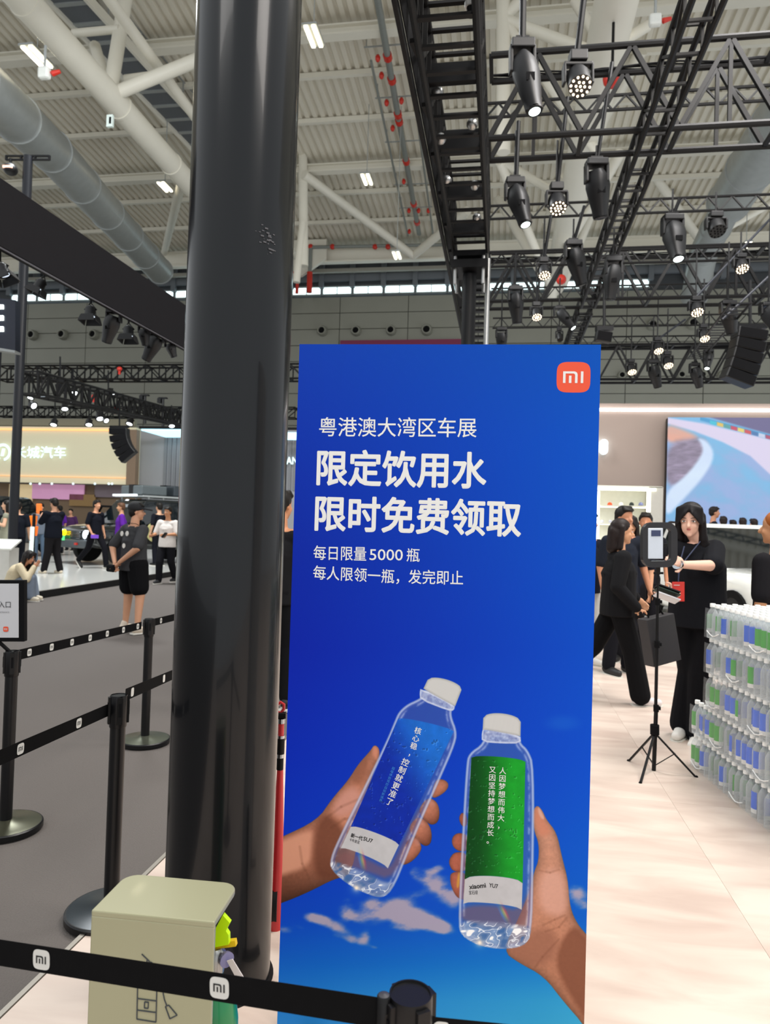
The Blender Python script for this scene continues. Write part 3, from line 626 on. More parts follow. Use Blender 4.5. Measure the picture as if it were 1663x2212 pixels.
def par(x, y, k, D, ang, lit, label, doors=True, grp='spotlights with barn doors'):
    p = PD(x, y, D); s = D/FPX*k; t = thing('spotlight', label, 'stage lamp', p, grp)
    ax = (-CU*math.cos(ang)+CR*math.sin(ang)-CF*(.45 if lit else .1)).normalized(); u, v, _ = frame_from(ax, CF)
    mb = MB(); mb.lathe([(s*.18, -s*.55), (s*.3, -s*.4), (s*.34, 0), (s*.42, s*.1)], 14, p, ax); obj('lamp_housing', mb, m_case, t, smooth=True)
    mb = MB(); mb.lathe([(s*.28, s*.1), (.002, s*.14)], 14, p, ax); obj('lens', mb, mat('spot_white', 'f4fbff', .3, emit=6 if lit else 1.2) if lit else mat('lens_pale', 'aeb9c4', .15, emit=1.8), t)
    if doors:
        for i in range(4):
            a = PI/2*i; r = u*math.cos(a)+v*math.sin(a); q = u*math.cos(a+PI/2)+v*math.sin(a+PI/2); o = p+ax*s*.1+r*s*.4
            mb = MB(); mb.prism([(-s*.36, 0), (s*.36, 0), (s*.46, s*.42), (-s*.46, s*.42)], o, q, (ax+r*.25).normalized(), .01); obj('barn_door', mb, m_case, t)
    mb = MB(); mb.tube([p-ax*s*.3-u*s*.36, p-ax*s*.75, p-ax*s*.3+u*s*.36], s*.05, 6); mb.tube([p-ax*s*.7, p-ax*s*.7+CU*s*(.6 if D < 20 else 1.6)], s*.07, 6); obj('bracket', mb, m_black, t)
    return t
par(84, 620, 34, 8, rad(-25), 0, 'barn door lamp nearest, right of the slim pole under the beam'); par(195, 680, 36, 8.6, 0, 0, 'barn door lamp under the middle of the black beam'); par(277, 722, 34, 9.3, 0, 0, 'barn door lamp between two moving heads under the beam')
par(8, 590, 40, 7, rad(20), 0, 'barn door lamp at the left picture edge')
moving_head(246, 668, 738, 34, -20, 8.9, 0, 'moving head lamp under the beam pointing down left, first'); moving_head(310, 702, 745, 24, 2, 9.6, 0, 'small moving head lamp hanging straight under the beam')
moving_head(340, 716, 776, 32, -28, 9.9, 0, 'moving head lamp under the beam pointing down left, second'); moving_head(366, 735, 770, 22, 8, 10.2, 0, 'moving head lamp under the beam right beside the pillar')
box_truss('far_truss', 'black box truss crossing the left background above the lit spotlights', (PY(5, 822, 34).x, 34, PY(200, 822, 34).z), (PY(660, 822, 34).x, 34, PY(200, 822, 34).z), .7, .72, .05, .75, .035, side=V((0, 1, 0)), many=True)
a, b_ = PD(60, 850, 20), PD(420, 925, 38); box_truss('far_truss', 'slanting black truss behind the lit spotlights', a, b_, .6, .62, .04, .6, .028, side=V((1, 0, 0)), many=True)
a, b_ = PY(0, 900, 40), PY(640, 895, 40); box_truss('far_truss', 'lowest black truss just above the cream stand wall', a, V((b_.x, 40, a.z)), .6, .6, .04, .7, .03, side=V((0, 1, 0)), many=True)
for x, y in ((313, 870), (352, 876)):
    p = PD(x, y, 36); k = mpp(p); t = thing('speaker_stand', '', 'speaker', p); mb = MB(); mb.box(p+CU*k*16, (k*18, .2, k*3)); mb.box(p+CU*k*10-CR*k*6, (k*8, .3, k*10)); obj('lamp_bar', mb, m_case, t); mb = MB(); mb.tube([p+CU*k*14, p-CU*k*45], k*3, 8); obj('pole', mb, m_case, t)
    t['label'] = 'dark T shaped lamp pole before the far wall, ' + ('left one' if x < 330 else 'one next to the pillar')
SP = [(160, 848, 24, 20, 'pair of bright white spotlights, upper left lamp'), (158, 866, 20, 0, 'bright white spotlight just under the upper lamp of the pair'), (240, 850, 24, 35, 'bright spotlight right of centre on the slanting truss, tilted'), (140, 882, 22, 15, 'bright spotlight with dark housing under the slanting truss'),
      (66, 858, 20, -10, 'bright spotlight immediately right of the slim pole, upper'), (72, 876, 22, 60, 'bright spotlight immediately right of the slim pole, lower'), (92, 856, 20, 10, 'unlit dark lamp between pole and white pair'), (216, 903, 24, 20, 'large chrome spotlight above the sign letters'), (229, 908, 18, 50, 'small glare spotlight touching the large chrome one'),
      (116, 916, 22, 0, 'chrome spotlight above the cream wall, left'), (192, 916, 22, 10, 'chrome spotlight above the cream wall, middle'), (280, 914, 22, -10, 'chrome spotlight above the end of the cream wall'), (371, 919, 20, 10, 'chrome spotlight beside the pillar above the blue canopy')]
for x, y, k, an, l in SP: par(x, y, k, 30, rad(an), 0 if 'unlit' in l else 1, l, doors=False, grp='bright spotlights over the left stands')
for x, y in ((258, 797), (203, 857), (250, 883)):
    p = PD(x, y, 30); k = mpp(p); mb = MB(); mb.ball(p, (k*6, k*5, k*5), 8); mb.box(p-CU*k*8, (k*4, k*3, k*8)); tag(obj('chain_hoist', mb, m_red), 'red chain hoist on the far left truss, %s' % {797: 'top one', 857: 'middle one', 883: 'lowest one'}[y], 'hoist')
# black box sign at left
p0 = PD(33, 660, 9); s = 9/FPX; t = thing('box_sign', 'dark box sign with lit strokes at the left edge under the beam', 'sign', p0)
mb = MB(); mb.prism([(-.9, -.04), (0, -.13), (0, -.87+.1), (-.9, -.62)], p0+CU*.2, CR, CU, .12); obj('sign_box', mb, mat('sign_navy', '141a2b', .3, var=.1), t)
mb = MB()
for i in range(3): yy = .2-(.22+.14*i); mb.box(p0+CR*-.19+CU*yy-CF*.01, (.09, .02, .06 if i else .05), R=Matrix((CR, CF, CU)).transposed())
obj('lit_strokes', mb, mat('lit_white', 'f4fff8', .3, emit=5), t)
mb = MB(); mb.prism([(-.9, -.62), (0, -.77), (.0, -.8), (-.9, -.66)], p0+CU*.2-CF*.01, CR, CU, .14); obj('lower_edge', mb, m_galv, t)
# ================================================================ STANDS
def wall_frame(Y, nrm=V((0, -1, 0))): return (lambda x, y: PY(x, y, Y)), nrm
def facewall(x0, y0, x1, y1, Y, th, zlo=None):
    a, b_ = PY(x0, y0, Y), PY(x1, y1, Y); z0 = zlo if zlo is not None else b_.z; z1 = PY((x0+x1)/2, y0, Y).z
    mb = MB(); mb.box(((a.x+b_.x)/2, Y+th/2, (z0+z1)/2), (b_.x-a.x, th, z1-z0)); return mb
# left platform
a, b_ = PZ(77, 1277, .14), PZ(376, 1233, .14); dv = b_-a; e0 = a-dv*.55; e1 = b_+dv*1.3
pts = [(e0.x, e0.y), (e1.x, e1.y), (e1.x-2, 44), (-34, 44), (-34, e0.y)]
mb = MB(); mb.prism(pts, (0, 0, .14), (1, 0, 0), (0, 1, 0), .012); 
plat = thing('stand_platform', 'low glossy white show platform with black edge under the off-road cars', 'platform', (e0.x, e0.y, 0)); obj('platform_deck', mb, mat('gloss_white', 'cfcfca', .16, var=.04, scale=.3), plat)
mb = MB(); mb.prism(pts, (0, 0, .128), (1, 0, 0), (0, 1, 0), .127); obj('platform_skirt', mb, m_black, plat)
# cream stand wall
Y = 38; cream = mat('cream_panel', 'd9d2b2', .5, var=.02, emit=.22); oran = mat('warm_strip', 'ffb473', .4, emit=1.1)
t = thing('stand_wall', 'cream backlit stand wall with a lit Chinese sign', 'stand', PY(140, 1040, Y))
obj('wall_face', facewall(-60, 922, 290, 1047, Y, .5), cream, t)
for q in ((-60, 926, 274, 931), (-60, 1029, 280, 1033)): obj('light_strip', facewall(*q, Y-.12, .12), oran, t)
obj('side_return', facewall(276, 928, 291, 1047, Y-.4, .4), mat('wood_brown', '8d7660', .6), t)
obj('top_valance', facewall(-60, 905, 290, 921, Y+.4, .3), mat('valance', '8a8470', .6), t)
glow = mat('sign_glow', 'd8f4f8', .3, emit=.95)
fr = wall_frame(Y-.16); lettering('长城汽车', fr, (30, 990), (142, 990), 26, glow, t, bold=.018)
# round emblem left of it
c = PY(6, 977, Y-.16); k = mpp(c); mb = MB(); R1, R2 = 19*k, 13.5*k; pts = []
ring = [(math.cos(a)*R1, math.sin(a)*R1) for a in [rad(-78+i*12) for i in range(28)]]; inn = [(math.cos(a)*R2, math.sin(a)*R2) for a in [rad(-78+i*12) for i in range(28)]]
vs = [c+V((p[0], 0, p[1])) for p in ring+inn]; mb.add(vs, [(i, i+1, 28+i+1, 28+i) for i in range(27)])
mb.prism([(-5*k, -8*k), (1*k, -8*k), (4*k, 8*k), (-2*k, 8*k)], c, V((1, 0, 0)), V((0, 0, 1)), .05); obj('emblem', mb, glow, t)
# interior under the cream wall
mp_ = mat('violet_screen', 'b985a8', .4, emit=.45, var=.25, scale=.5)
t = thing('stand_interior', 'brown lounge wall with violet pink screens below the cream sign wall', 'stand', PY(150, 1110, Y+1))
obj('back_panel', facewall(-60, 1046, 300, 1125, Y+1, .2, .15), mat('brown_panel', '6e5a44', .6), t)
for q, m in (((70, 1046, 180, 1080), mp_), ((20, 1046, 68, 1085), mat('beige_lit', 'c9b48c', .5, emit=.4)), ((150, 1068, 205, 1094), mat('ochre_panel', '8a6c40', .6)), ((205, 1046, 262, 1075), mat('grey_violet', '6d6068', .5))): obj('wall_screen', facewall(*q, Y+.8, .1), m, t)
for x in (25, 66, 86, 112, 158, 205, 235, 242): mb = MB(); mb.ball(PY(x, 1045, Y-.3), .07, 8); obj('downlight', mb, glow, t)
# white stand right of it with blue canopy
Y = 40; t = thing('stand_wall', 'pale grey stand wall with a blue lit canopy beside the pillar', 'stand', PY(340, 1060, Y))
obj('wall_face', facewall(291, 926, 660, 1110, Y, .3, .15), mat('pale_grey_panel', 'a8a8ac', .45, var=.03, emit=.08), t)
for i in range(30): 
    x = 355+i*10; obj('rib', facewall(x, 945, x+2, 1060, Y-.1, .1), mat('rib_grey', '8d8e92', .5), t)
p = [PY(305, 930, Y-2), PY(395, 930, Y-2), PY(395, 945, Y-.3), PY(358, 945, Y-.3)]
mb = MB(); mb.add(p+[q+V((0, 0, .15)) for q in p], [(0, 1, 2, 3), (7, 6, 5, 4), (0, 4, 5, 1), (1, 5, 6, 2), (2, 6, 7, 3), (3, 7, 4, 0)]); obj('lit_canopy', mb, mat('canopy_blue', 'b8ecff', .3, emit=1.6), t)
obj('canopy_edge', facewall(300, 922, 660, 929, Y-2.1, .1), m_black, t)
obj('lit_canopy', facewall(612, 934, 648, 950, Y-2.2, .1), mat('canopy_blue', 'b8ecff', .3), t)
lettering('AN', wall_frame(Y-.4), (618, 1003), (643, 1003), 16, glow, t, bold=.03)
# ---------------------------------------------------------- right stand
Y = 17.5; taupe = mat('taupe_plaster', 'a08f85', .7, var=.05, scale=.5)
t = thing('stand_wall', 'taupe stand wall with a long white light line behind the white car', 'stand', PY(1400, 1120, Y))
obj('wall_face', facewall(1180, 872, 1900, 1120, Y, .6, 0), taupe, t)
obj('light_line', facewall(1290, 883, 1900, 889.5, Y-.06, .06), mat('line_white', 'ffffff', .3, emit=5), t)
for x0, x1 in ((1295.5, 1313.5), (1282, 1291)):
    A, B = PY(x0, 981, Y-.1), PY(x1, 949, Y-.1); hw = (B.x-A.x)/2; pts = []
    for cx, s0 in (((A.x+B.x)/2, 0),):
        for i in range(16):
            a = 2*PI*i/16; pts.append((cx+hw*math.cos(a), (A.z+hw if math.sin(a) < 0 else B.z-hw)+hw*math.sin(a)))
    mb = MB(); mb.prism(pts, (0, Y-.1, 0), (1, 0, 0), (0, 0, 1), .08); obj('lit_letter', mb, mat('letter_glow', 'dff6ff', .3, emit=3.2), t)
# LED screen painted from a procedural picture
def image_mat(name, arr, emit=0, rough=.5):
    h, w_, _ = arr.shape; im = bpy.data.images.new(name, w_, h); a = np.ones((h, w_, 4), np.float32); a[..., :3] = np.clip(arr, 0, 1)
    im.pixels.foreach_set(a.ravel()); im.update(); im.pack()
    m = bpy.data.materials.new(name); m.use_nodes = True; nt = m.node_tree; b = nt.nodes['Principled BSDF']; b.inputs['Roughness'].default_value = rough
    tx = nt.nodes.new('ShaderNodeTexImage'); tx.image = im; tx.extension = 'EXTEND'
    nt.links.new(tx.outputs[0], b.inputs['Base Color'])
    if emit: nt.links.new(tx.outputs[0], b.inputs['Emission Color']); b.inputs['Emission Strength'].default_value = emit; b.inputs['Base Color'].default_value = (0, 0, 0, 1); nt.links.remove(b.inputs['Base Color'].links[0]); b.inputs['Base Color'].default_value = (.02, .02, .02, 1)
    return m
def printed(name, O, ux, uz, w_, h_, m, parent, **k):
    """rectangle with uv 0..1, lower left O"""
    me = bpy.data.meshes.new(name); org = ORG[parent.name]; c = [V(O), V(O)+ux*w_, V(O)+ux*w_+uz*h_, V(O)+uz*h_]
    me.from_pydata([tuple(p-org) for p in c], [], [(0, 1, 2, 3)]); uv = me.uv_layers.new(name='UVMap')
    for i, q in enumerate(((0, 0), (1, 0), (1, 1), (0, 1))): uv.data[i].uv = q
    me.materials.append(m); o = bpy.data.objects.new(name, me); COL.objects.link(o); o.parent = parent; ORG[o.name] = org
    for kk, v in k.items(): o[kk] = v
    return o
def pxgrid(O, ux, uz, w_, h_, W, H):
    u = (np.arange(W)+.5)/W; v = (np.arange(H)+.5)/H; U, Vv = np.meshgrid(u, v)
    P = np.array(V(O)-CAM)[None, None]+U[..., None]*np.array(ux)*w_+Vv[..., None]*np.array(uz)*h_
    d = P @ np.array(CF); return 831.5+FPX*(P @ np.array(CR))/d, 1106-FPX*(P @ np.array(CU))/d
def vnoise(X, Y, s, seed=0, octv=4):
    rs = np.random.RandomState(seed); T = rs.rand(64, 64); out = 0; amp = 1; tot = 0
    for o in range(octv):
        x = X/s*(2**o); y = Y/s*(2**o); xi = np.floor(x).astype(int); yi = np.floor(y).astype(int); fx = x-xi; fy = y-yi
        fx = fx*fx*(3-2*fx); fy = fy*fy*(3-2*fy); g = lambda a, b: T[(yi+b+17*o) % 64, (xi+a+31*o) % 64]
        out = out+amp*((g(0, 0)*(1-fx)+g(1, 0)*fx)*(1-fy)+(g(0, 1)*(1-fx)+g(1, 1)*fx)*fy); tot += amp; amp *= .5
    return out/tot
def L3(c): return np.array(tuple(int(c[i:i+2], 16)/255 for i in (0, 2, 4)))
def sst(a, b, x): t = np.clip((x-a)/(b-a), 0, 1); return t*t*(3-2*t)
def blend(img, m, c): return img*(1-m[..., None])+np.asarray(c)*m[..., None]
def polysd(X, Y, pts):
    """signed distance to a polygon, inside negative (worked out only near the polygon)"""
    if X.shape[0] > 1:
        px_ = [p[0] for p in pts]; py_ = [p[1] for p in pts]; m = 60; nb = (X > min(px_)-m) & (X < max(px_)+m) & (Y > min(py_)-m) & (Y < max(py_)+m); out = np.full(X.shape, 60.)
        r_ = np.flatnonzero(nb.any(1)); c_ = np.flatnonzero(nb.any(0))
        if len(r_) < 2 or len(c_) < 2: return out
        sl = (slice(r_[0], r_[-1]+1), slice(c_[0], c_[-1]+1)); 
        if out[sl].shape != X.shape: out[sl] = polysd(X[sl], Y[sl], pts); return out
    d = np.full(X.shape, 1e9); ins = np.zeros(X.shape, bool); n = len(pts)
    for i in range(n):
        ax, ay = pts[i]; bx, by = pts[(i+1) % n]; ex, ey = bx-ax, by-ay; wx, wy = X-ax, Y-ay
        t = np.clip((wx*ex+wy*ey)/(ex*ex+ey*ey+1e-9), 0, 1); d = np.minimum(d, (wx-ex*t)**2+(wy-ey*t)**2)
        c = (ay > Y) != (by > Y); ins ^= c & (X < (bx-ax)*(Y-ay)/((by-ay) or 1e-9)+ax)
    d = np.sqrt(d); return np.where(ins, -d, d)
def smooth_poly(pts, it=2):
    for _ in range(it):
        q = []
        for i in range(len(pts)):
            a, b_ = pts[i], pts[(i+1) % len(pts)]; q += [(a[0]*.75+b_[0]*.25, a[1]*.75+b_[1]*.25), (a[0]*.25+b_[0]*.75, a[1]*.25+b_[1]*.75)]
        pts = q
    return pts
Ys = Y-.35; A = PY(1437.5, 1118, Ys); zt = PY(1550, 902, Ys).z; wS = 5.2; hS = zt-.9; O = V((A.x, Ys, .9))
X_, Y_ = pxgrid(O, V((1, 0, 0)), V((0, 0, 1)), wS, hS, 520, 380)
n1 = vnoise(X_*.7-Y_*.4, Y_, 38, 3); img = np.ones(X_.shape+(3,))*L3('86b2de'); img = blend(img, sst(1150, 950, Y_)*.5, L3('7fbbe4')); img = blend(img, sst(.4, .7, n1)*.6, L3('a2aee0')); img = blend(img, sst(.5, .3, n1)*.35, L3('6cc0ee'))
run = [(1437, 905), (1520, 905), (1700, 980), (1700, 1045), (1640, 990), (1560, 950), (1437, 917)]
img = blend(img, sst(3, -3, polysd(X_, Y_, [(1437, 900), (1440, 902), (1520, 915), (1663, 950), (1720, 965), (1720, 1060), (1663, 1025), (1620, 985), (1560, 955), (1500, 932), (1437, 914)])), L3('dcd4ee'))
img = blend(img, sst(3, -3, polysd(X_, Y_, [(1520, 898), (1720, 898), (1720, 955), (1663, 938), (1590, 918)])), L3('6a6590'))
img = blend(img, sst(2, -2, np.abs((Y_-905)-(X_-1515)*.26)-4)*(X_ > 1512), np.ones(X_.shape+(3,))*L3('3f9ad0')*(1-.0)+0)
for i, c in enumerate(('3cc0d8', 'e0c060', '58a0a0', 'c84860', 'e8d070', 'd05058', '4878b0', 'c8d0e8', 'b05070')):
    cx = 1540+i*15; cy = 907+(cx-1515)*.26; img = blend(img, sst(1.5, -1.5, np.maximum(np.abs(X_-cx)-7, np.abs(Y_-cy-(X_-cx)*.26)-4)), L3(c))
org_ = smooth_poly([(1437, 916), (1470, 925), (1512, 945), (1490, 955), (1437, 958)], 2); img = blend(img, sst(7, -7, polysd(X_, Y_, org_))*(.75+.25*n1), L3('f0a88c'))
sh_ = smooth_poly([(1437, 958), (1500, 945), (1525, 950), (1530, 975), (1500, 1020), (1437, 1065)], 2); sm = sst(9, -9, polysd(X_, Y_, sh_))
img = blend(img, sm, np.stack([.55+.35*vnoise(X_+Y_*.8, Y_*3, 22, 9)]*3, -1)*L3('c8b8d8'))
tr = smooth_poly([(1505, 945), (1528, 952), (1545, 985), (1520, 1030), (1470, 1085), (1437, 1120), (1437, 1062), (1480, 1030), (1515, 985), (1518, 965)], 2); img = blend(img, sst(5, -5, polysd(X_, Y_, tr)), np.stack([.80+.05*n1, .87+.05*n1, .99+0*n1], -1))
scr = thing('led_screen', 'large lit screen showing a pale blue race track, right of the taupe wall', 'screen', (O.x+wS/2, Ys, .9))
def lin_np(a): a = np.clip(a, 0, 1); return np.where(a <= .04045, a/12.92, ((a+.055)/1.055)**2.4)
printed('screen_picture', O+V((0, -.01, 0)), V((1, 0, 0)), V((0, 0, 1)), wS, hS, image_mat('track_picture', img, emit=.95), scr)
mb = MB(); mb.box((O.x+wS/2+.02, Ys+.15, .9+hS/2), (wS, .28, hS)); obj('screen_case', mb, m_black, scr)
# lit shelving with caps
Yh = 16.2; t = thing('display_shelf', 'white lit display shelving with caps, right beside the banner', 'shelf', PY(1360, 1200, Yh))
wsh = mat('shelf_white', 'd6d4c8', .5, emit=.12); lit = mat('shelf_glow', 'fbffe8', .3, emit=2.6)
obj('back_panel', facewall(1240, 1056, 1402, 1120, Yh+.35, .05, 0), wsh, t)
obj('side_panel', facewall(1402, 1052, 1431, 1120, Yh-.05, .45, 0), mat('shelf_side', 'c6c2b8', .5), t)
obj('top_panel', facewall(1240, 1049, 1431, 1054, Yh-.05, .45), wsh, t); obj('light_bar', facewall(1288, 1054, 1417, 1061, Yh-.08, .06), lit, t)
for x in (1288, 1398): obj('light_bar', facewall(x, 1061, x+6, 1130, Yh-.06, .06, .2), lit, t)
for y in (1092, 1130, 1165): obj('shelf_board', facewall(1294, y, 1400, y+3.5, Yh-.02, .36), wsh, t); obj('shelf_glow_strip', facewall(1294, y+3.5, 1400, y+6, Yh-.02, .04), lit, t)
for x, c, nm in ((1317, 'f0592c', 'orange'), (1341, 'f4f4f0', 'white'), (1364, '26302e', 'black'), (1384, '7f86b4', 'lilac')):
    p = PY(x, 1092, Yh+.12); k = mpp(p); mb = MB(); mb.lathe([(5.2*k, 0), (5*k, 3*k), (3.6*k, 6*k), (.5*k, 7.4*k)], 14, p); cp_ = tag(obj('cap', mb, mat('cap_'+nm, c, .7), smooth=True), nm+' cap on the upper lit shelf', 'cap')
    mb = MB(); mb.box(p+V((0, -5.5*k, .8*k)), (7*k, 6*k, .8*k)); obj('brim', mb, mat('cap_'+nm), cp_)
for i in range(6): p = PY(1300+i*18, 1130, Yh+.1); k = mpp(p); mb = MB(); mb.lathe([(3*k, 0), (4*k, 4*k), (2*k, 7*k)], 10, p); tag(obj('cup', mb, mat('cup_pale', 'c8c8d8', .4), smooth=True), ('first', 'second', 'third', 'fourth', 'fifth', 'sixth')[i]+' pale cup from the banner on the middle lit shelf', 'cup', 'cups on the middle lit shelf')
# ================================================================ CARS
def camxy(xc, d, z=0.0): return V((0, 0, z))+_R0*xc+_F0*d
m_glass = mat('car_glass', '10171a', .04, .1, coat=1, var=.02); m_tyre = mat('tyre', '121212', .85); m_rim = mat('alloy_rim', '8f9398', .25, .9)
m_chrome = mat('chrome', 'c8ccd0', .12, 1)
def place(o3, f): f = V(f).normalized(); l = V((0, 0, 1)).cross(f); return Matrix(((f.x, l.x, 0, o3.x), (f.y, l.y, 0, o3.y), (0, 0, 1, o3.z), (0, 0, 0, 1)))
def car(label, org, fwd, paint, L=5.0, W=1.95, Hb=1.12, H=1.85, bonnet=1.45, boxy=1.0, wr=.40, clear=.3, boot=.15, rack=False, group=None, name='car', wb=None):
    M = place(V(org), fwd); t = thing(name, label, 'car', org); h = L/2; wb = wb or L*.58
    def part(nm, mb, m, par=None, **k): return obj(nm, mb, m, par or t, **k)
    def ring(x, hw, z0, z1, p=5.0, n=20, top=1.0):
        out = []
        for i in range(n):
            a = 2*PI*(i+.5)/n; c, s = math.cos(a), math.sin(a); yy = math.copysign(abs(c)**(2/p), c); zz = math.copysign(abs(s)**(2/p), s)
            w_ = hw*(top if zz > .3 else 1); out.append(V((x, yy*w_, (z0+z1)/2+zz*(z1-z0)/2)))
        return out
    b = MB(); b.M = M; W2 = W/2
    st = [(-h, .86, .55, Hb-.1), (-h+.12, .96, clear+.1, Hb-.02), (-h+.7, 1, clear, Hb), (-.2, 1, clear-.02, Hb), (h-bonnet-.1, 1, clear, Hb), (h-bonnet*.6, .99, clear+.02, Hb-.04), (h-.35, .96, clear+.04, Hb-.09), (h-.1, .9, clear+.12, Hb-.17), (h, .8, clear+.25, Hb-.3)]
    b.loft([ring(x, W2*w_, z0, z1, 6) for x, w_, z0, z1 in st]); part('body', b, paint, smooth=True)
    # cabin
    x0, x1 = -h+boot, h-bonnet; g = MB(); g.M = M; k = .55 if boxy > .7 else .9; q = .12 if boxy > .7 else .75
    def cab(x, hw, z): return [V((x, -hw, z)), V((x, hw, z))]
    zt = H; vs = []
    for x, hw, z in ((x0, W2*.95, Hb-.04), (x1+.05, W2*.95, Hb-.04), (x0+q, W2*.80, zt-.05), (x1-k, W2*.80, zt-.05), (x0+q+.1, W2*.74, zt), (x1-k-.12, W2*.74, zt)): vs += cab(x, hw, z)
    g.add(vs, [(0, 1, 3, 2), (0, 2, 6, 4), (1, 5, 7, 3), (0, 4, 5, 1), (2, 3, 7, 6), (4, 6, 10, 8), (5, 9, 11, 7), (4, 8, 9, 5), (6, 7, 11, 10), (8, 10, 11, 9)]); part('cabin', g, paint, bevel=.02)
    def quad(nm, a, b_, c, d, inset, out, m=m_glass):
        cc = (a+b_+c+d)/4; P = [p.lerp(cc, inset) for p in (a, b_, c, d)]; nn = (P[1]-P[0]).cross(P[3]-P[0]).normalized(); 
        if nn.dot(cc-V((0, 0, 1))) < 0: nn = -nn
        mb = MB(); mb.M = M; mb.add([p+nn*out for p in P]+[p-nn*.01 for p in P], [(0, 1, 2, 3), (7, 6, 5, 4), (0, 4, 5, 1), (1, 5, 6, 2), (2, 6, 7, 3), (3, 7, 4, 0)]); return part(nm, mb, m)
    quad('windshield', vs[2], vs[3], vs[7], vs[6], .08, .015); quad('rear_window', vs[1], vs[0], vs[4], vs[5], .12, .015)
    for s, (A, B, C, D) in ((-1, (vs[0], vs[2], vs[6], vs[4])), (1, (vs[1], vs[3], vs[7], vs[5]))):
        n = 3
        for i in range(n):
            a0, a1 = (i+.06)/n, (i+.94)/n; quad('side_window', A.lerp(B, a0), A.lerp(B, a1), D.lerp(C, a1), D.lerp(C, a0), .1, .012)
            mb = MB(); mb.M = M; xx = x0+(x1-x0)*(i+1)/n
            if i < 2: mb.box((xx, s*W2*1.0, (Hb+clear)/2+.08), (.012, .012, Hb-clear-.25)); mb.box((xx-.22, s*W2*1.005, Hb-.2), (.18, .03, .03)); part('door_seam', mb, m_black)
        mb = MB(); mb.M = M; mb.box((x1-.1, s*(W2+.12), Hb+.08), (.14, .2, .16)); part('mirror', mb, paint, bevel=.03)
    for sx in (-1, 1):
        for s in (-1, 1):
            c = M @ V((sx*wb/2+.05, s*(W2-.12), wr)); ax = (M.to_3x3() @ V((0, s, 0)))
            mb = MB(); mb.lathe([(wr*.62, -.12), (wr*.95, -.13), (wr, -.09), (wr, .09), (wr*.95, .13), (wr*.62, .12)], 26, c, ax); ty = part('wheel', mb, m_tyre, smooth=True)
            mb = MB(); mb.lathe([(wr*.62, .02), (wr*.62, .1), (wr*.56, .1), (wr*.54, .03)], 24, c, ax)
            u, v, _ = frame_from(ax)
            for i in range(6): a = 2*PI*i/6; d = u*math.cos(a)+v*math.sin(a); mb.bar(c+ax*.09+d*wr*.06, c+ax*.08+d*wr*.6, .07, .03, up=ax)
            mb.lathe([(wr*.16, .06), (wr*.14, .11)], 12, c, ax); part('rim', mb, m_rim, ty)
            mb = MB(); mb.M = M; R = wr+.045; pts = [(math.cos(a)*R, math.sin(a)*R) for a in [PI*i/12 for i in range(13)]]+[(math.cos(a)*(R-.1), math.sin(a)*(R-.1)) for a in [PI*(12-i)/12 for i in range(13)]]
            n = 13; vv = [V((sx*wb/2+.05+p[0], s*(W2+.015), wr+p[1])) for p in pts]; v2 = [p-V((0, s*.3, 0)) for p in vv]
            mb.add(vv+v2, [(i, i+1, 2*n-2-i, 2*n-1-i) for i in range(n-1)]+[(i, i+1, 2*n+i+1, 2*n+i) for i in range(2*n-1)]); part('wheel_arch', mb, m_matte)
    # front face
    mb = MB(); mb.M = M; mb.box((h-.03, 0, Hb-.36), (.1, W*.5, .24)); gr = part('grille', mb, m_black, bevel=.02)
    for i in range(5): mb = MB(); mb.M = M; mb.box((h+.03, 0, Hb-.45+i*.045), (.02, W*.48, .014)); part('grille_slat', mb, m_chrome, gr)
    for s in (-1, 1):
        c = M @ V((h-.06, s*W*.34, Hb-.34)); ax = M.to_3x3() @ V((1, s*.1, 0)); mb = MB(); mb.lathe([(.13, 0), (.13, .05), (.1, .07), (.03, .08)], 18, c, ax); part('headlight', mb, mat('headlight', 'e4f2ff', .1, emit=2.5))
    mb = MB(); mb.M = M; mb.box((h, 0, clear+.16), (.22, W*.92, .24)); part('bumper', mb, mat('bumper_grey', '4a5054', .4, .3), bevel=.05)
    mb = MB(); mb.M = M; mb.box((-h, 0, clear+.18), (.16, W*.9, .22)); part('bumper', mb, mat('bumper_grey', '4a5054'), bevel=.04)
    if rack:
        mb = MB(); mb.M = M; mb.box((h+.12, -.42, clear+.3), (.02, .44, .13)); part('licence_plate', mb, mat('plate_green', '58d884', .4, emit=.5), label='green licence plate')
        for y_ in (-.62, -.26): mb = MB(); mb.lathe([(.09, 0), (.08, .05)], 14, M @ V((h+.08, y_, Hb-.30)), M.to_3x3() @ V((1, 0, 0))); part('fog_lamp', mb, mat('yellow_lamp', 'ffe100', .3, emit=2.5), label='yellow round fog lamp')
        mb = MB(); mb.M = M; mb.box((h+.13, .45, clear+.16), (.04, .12, .06)); part('tow_hook', mb, m_red, label='red tow hook')
        zt2 = H+.09; rk = None
        mb = MB(); mb.M = M
        for s in (-1, 1): mb.bar((x0+.1, s*W2*.72, zt2), (x1-.5, s*W2*.72, zt2), .05); 
        for i in range(12): xx = x0+.15+(x1-.7-x0)*i/11; mb.bar((xx, -W2*.72, zt2), (xx, W2*.72, zt2), .035)
        for xx in (x0+.3, 0, x1-.7):
            for s in (-1, 1): mb.bar((xx, s*W2*.7, H-.02), (xx, s*W2*.72, zt2), .04)
        part('roof_rack', mb, m_galv)
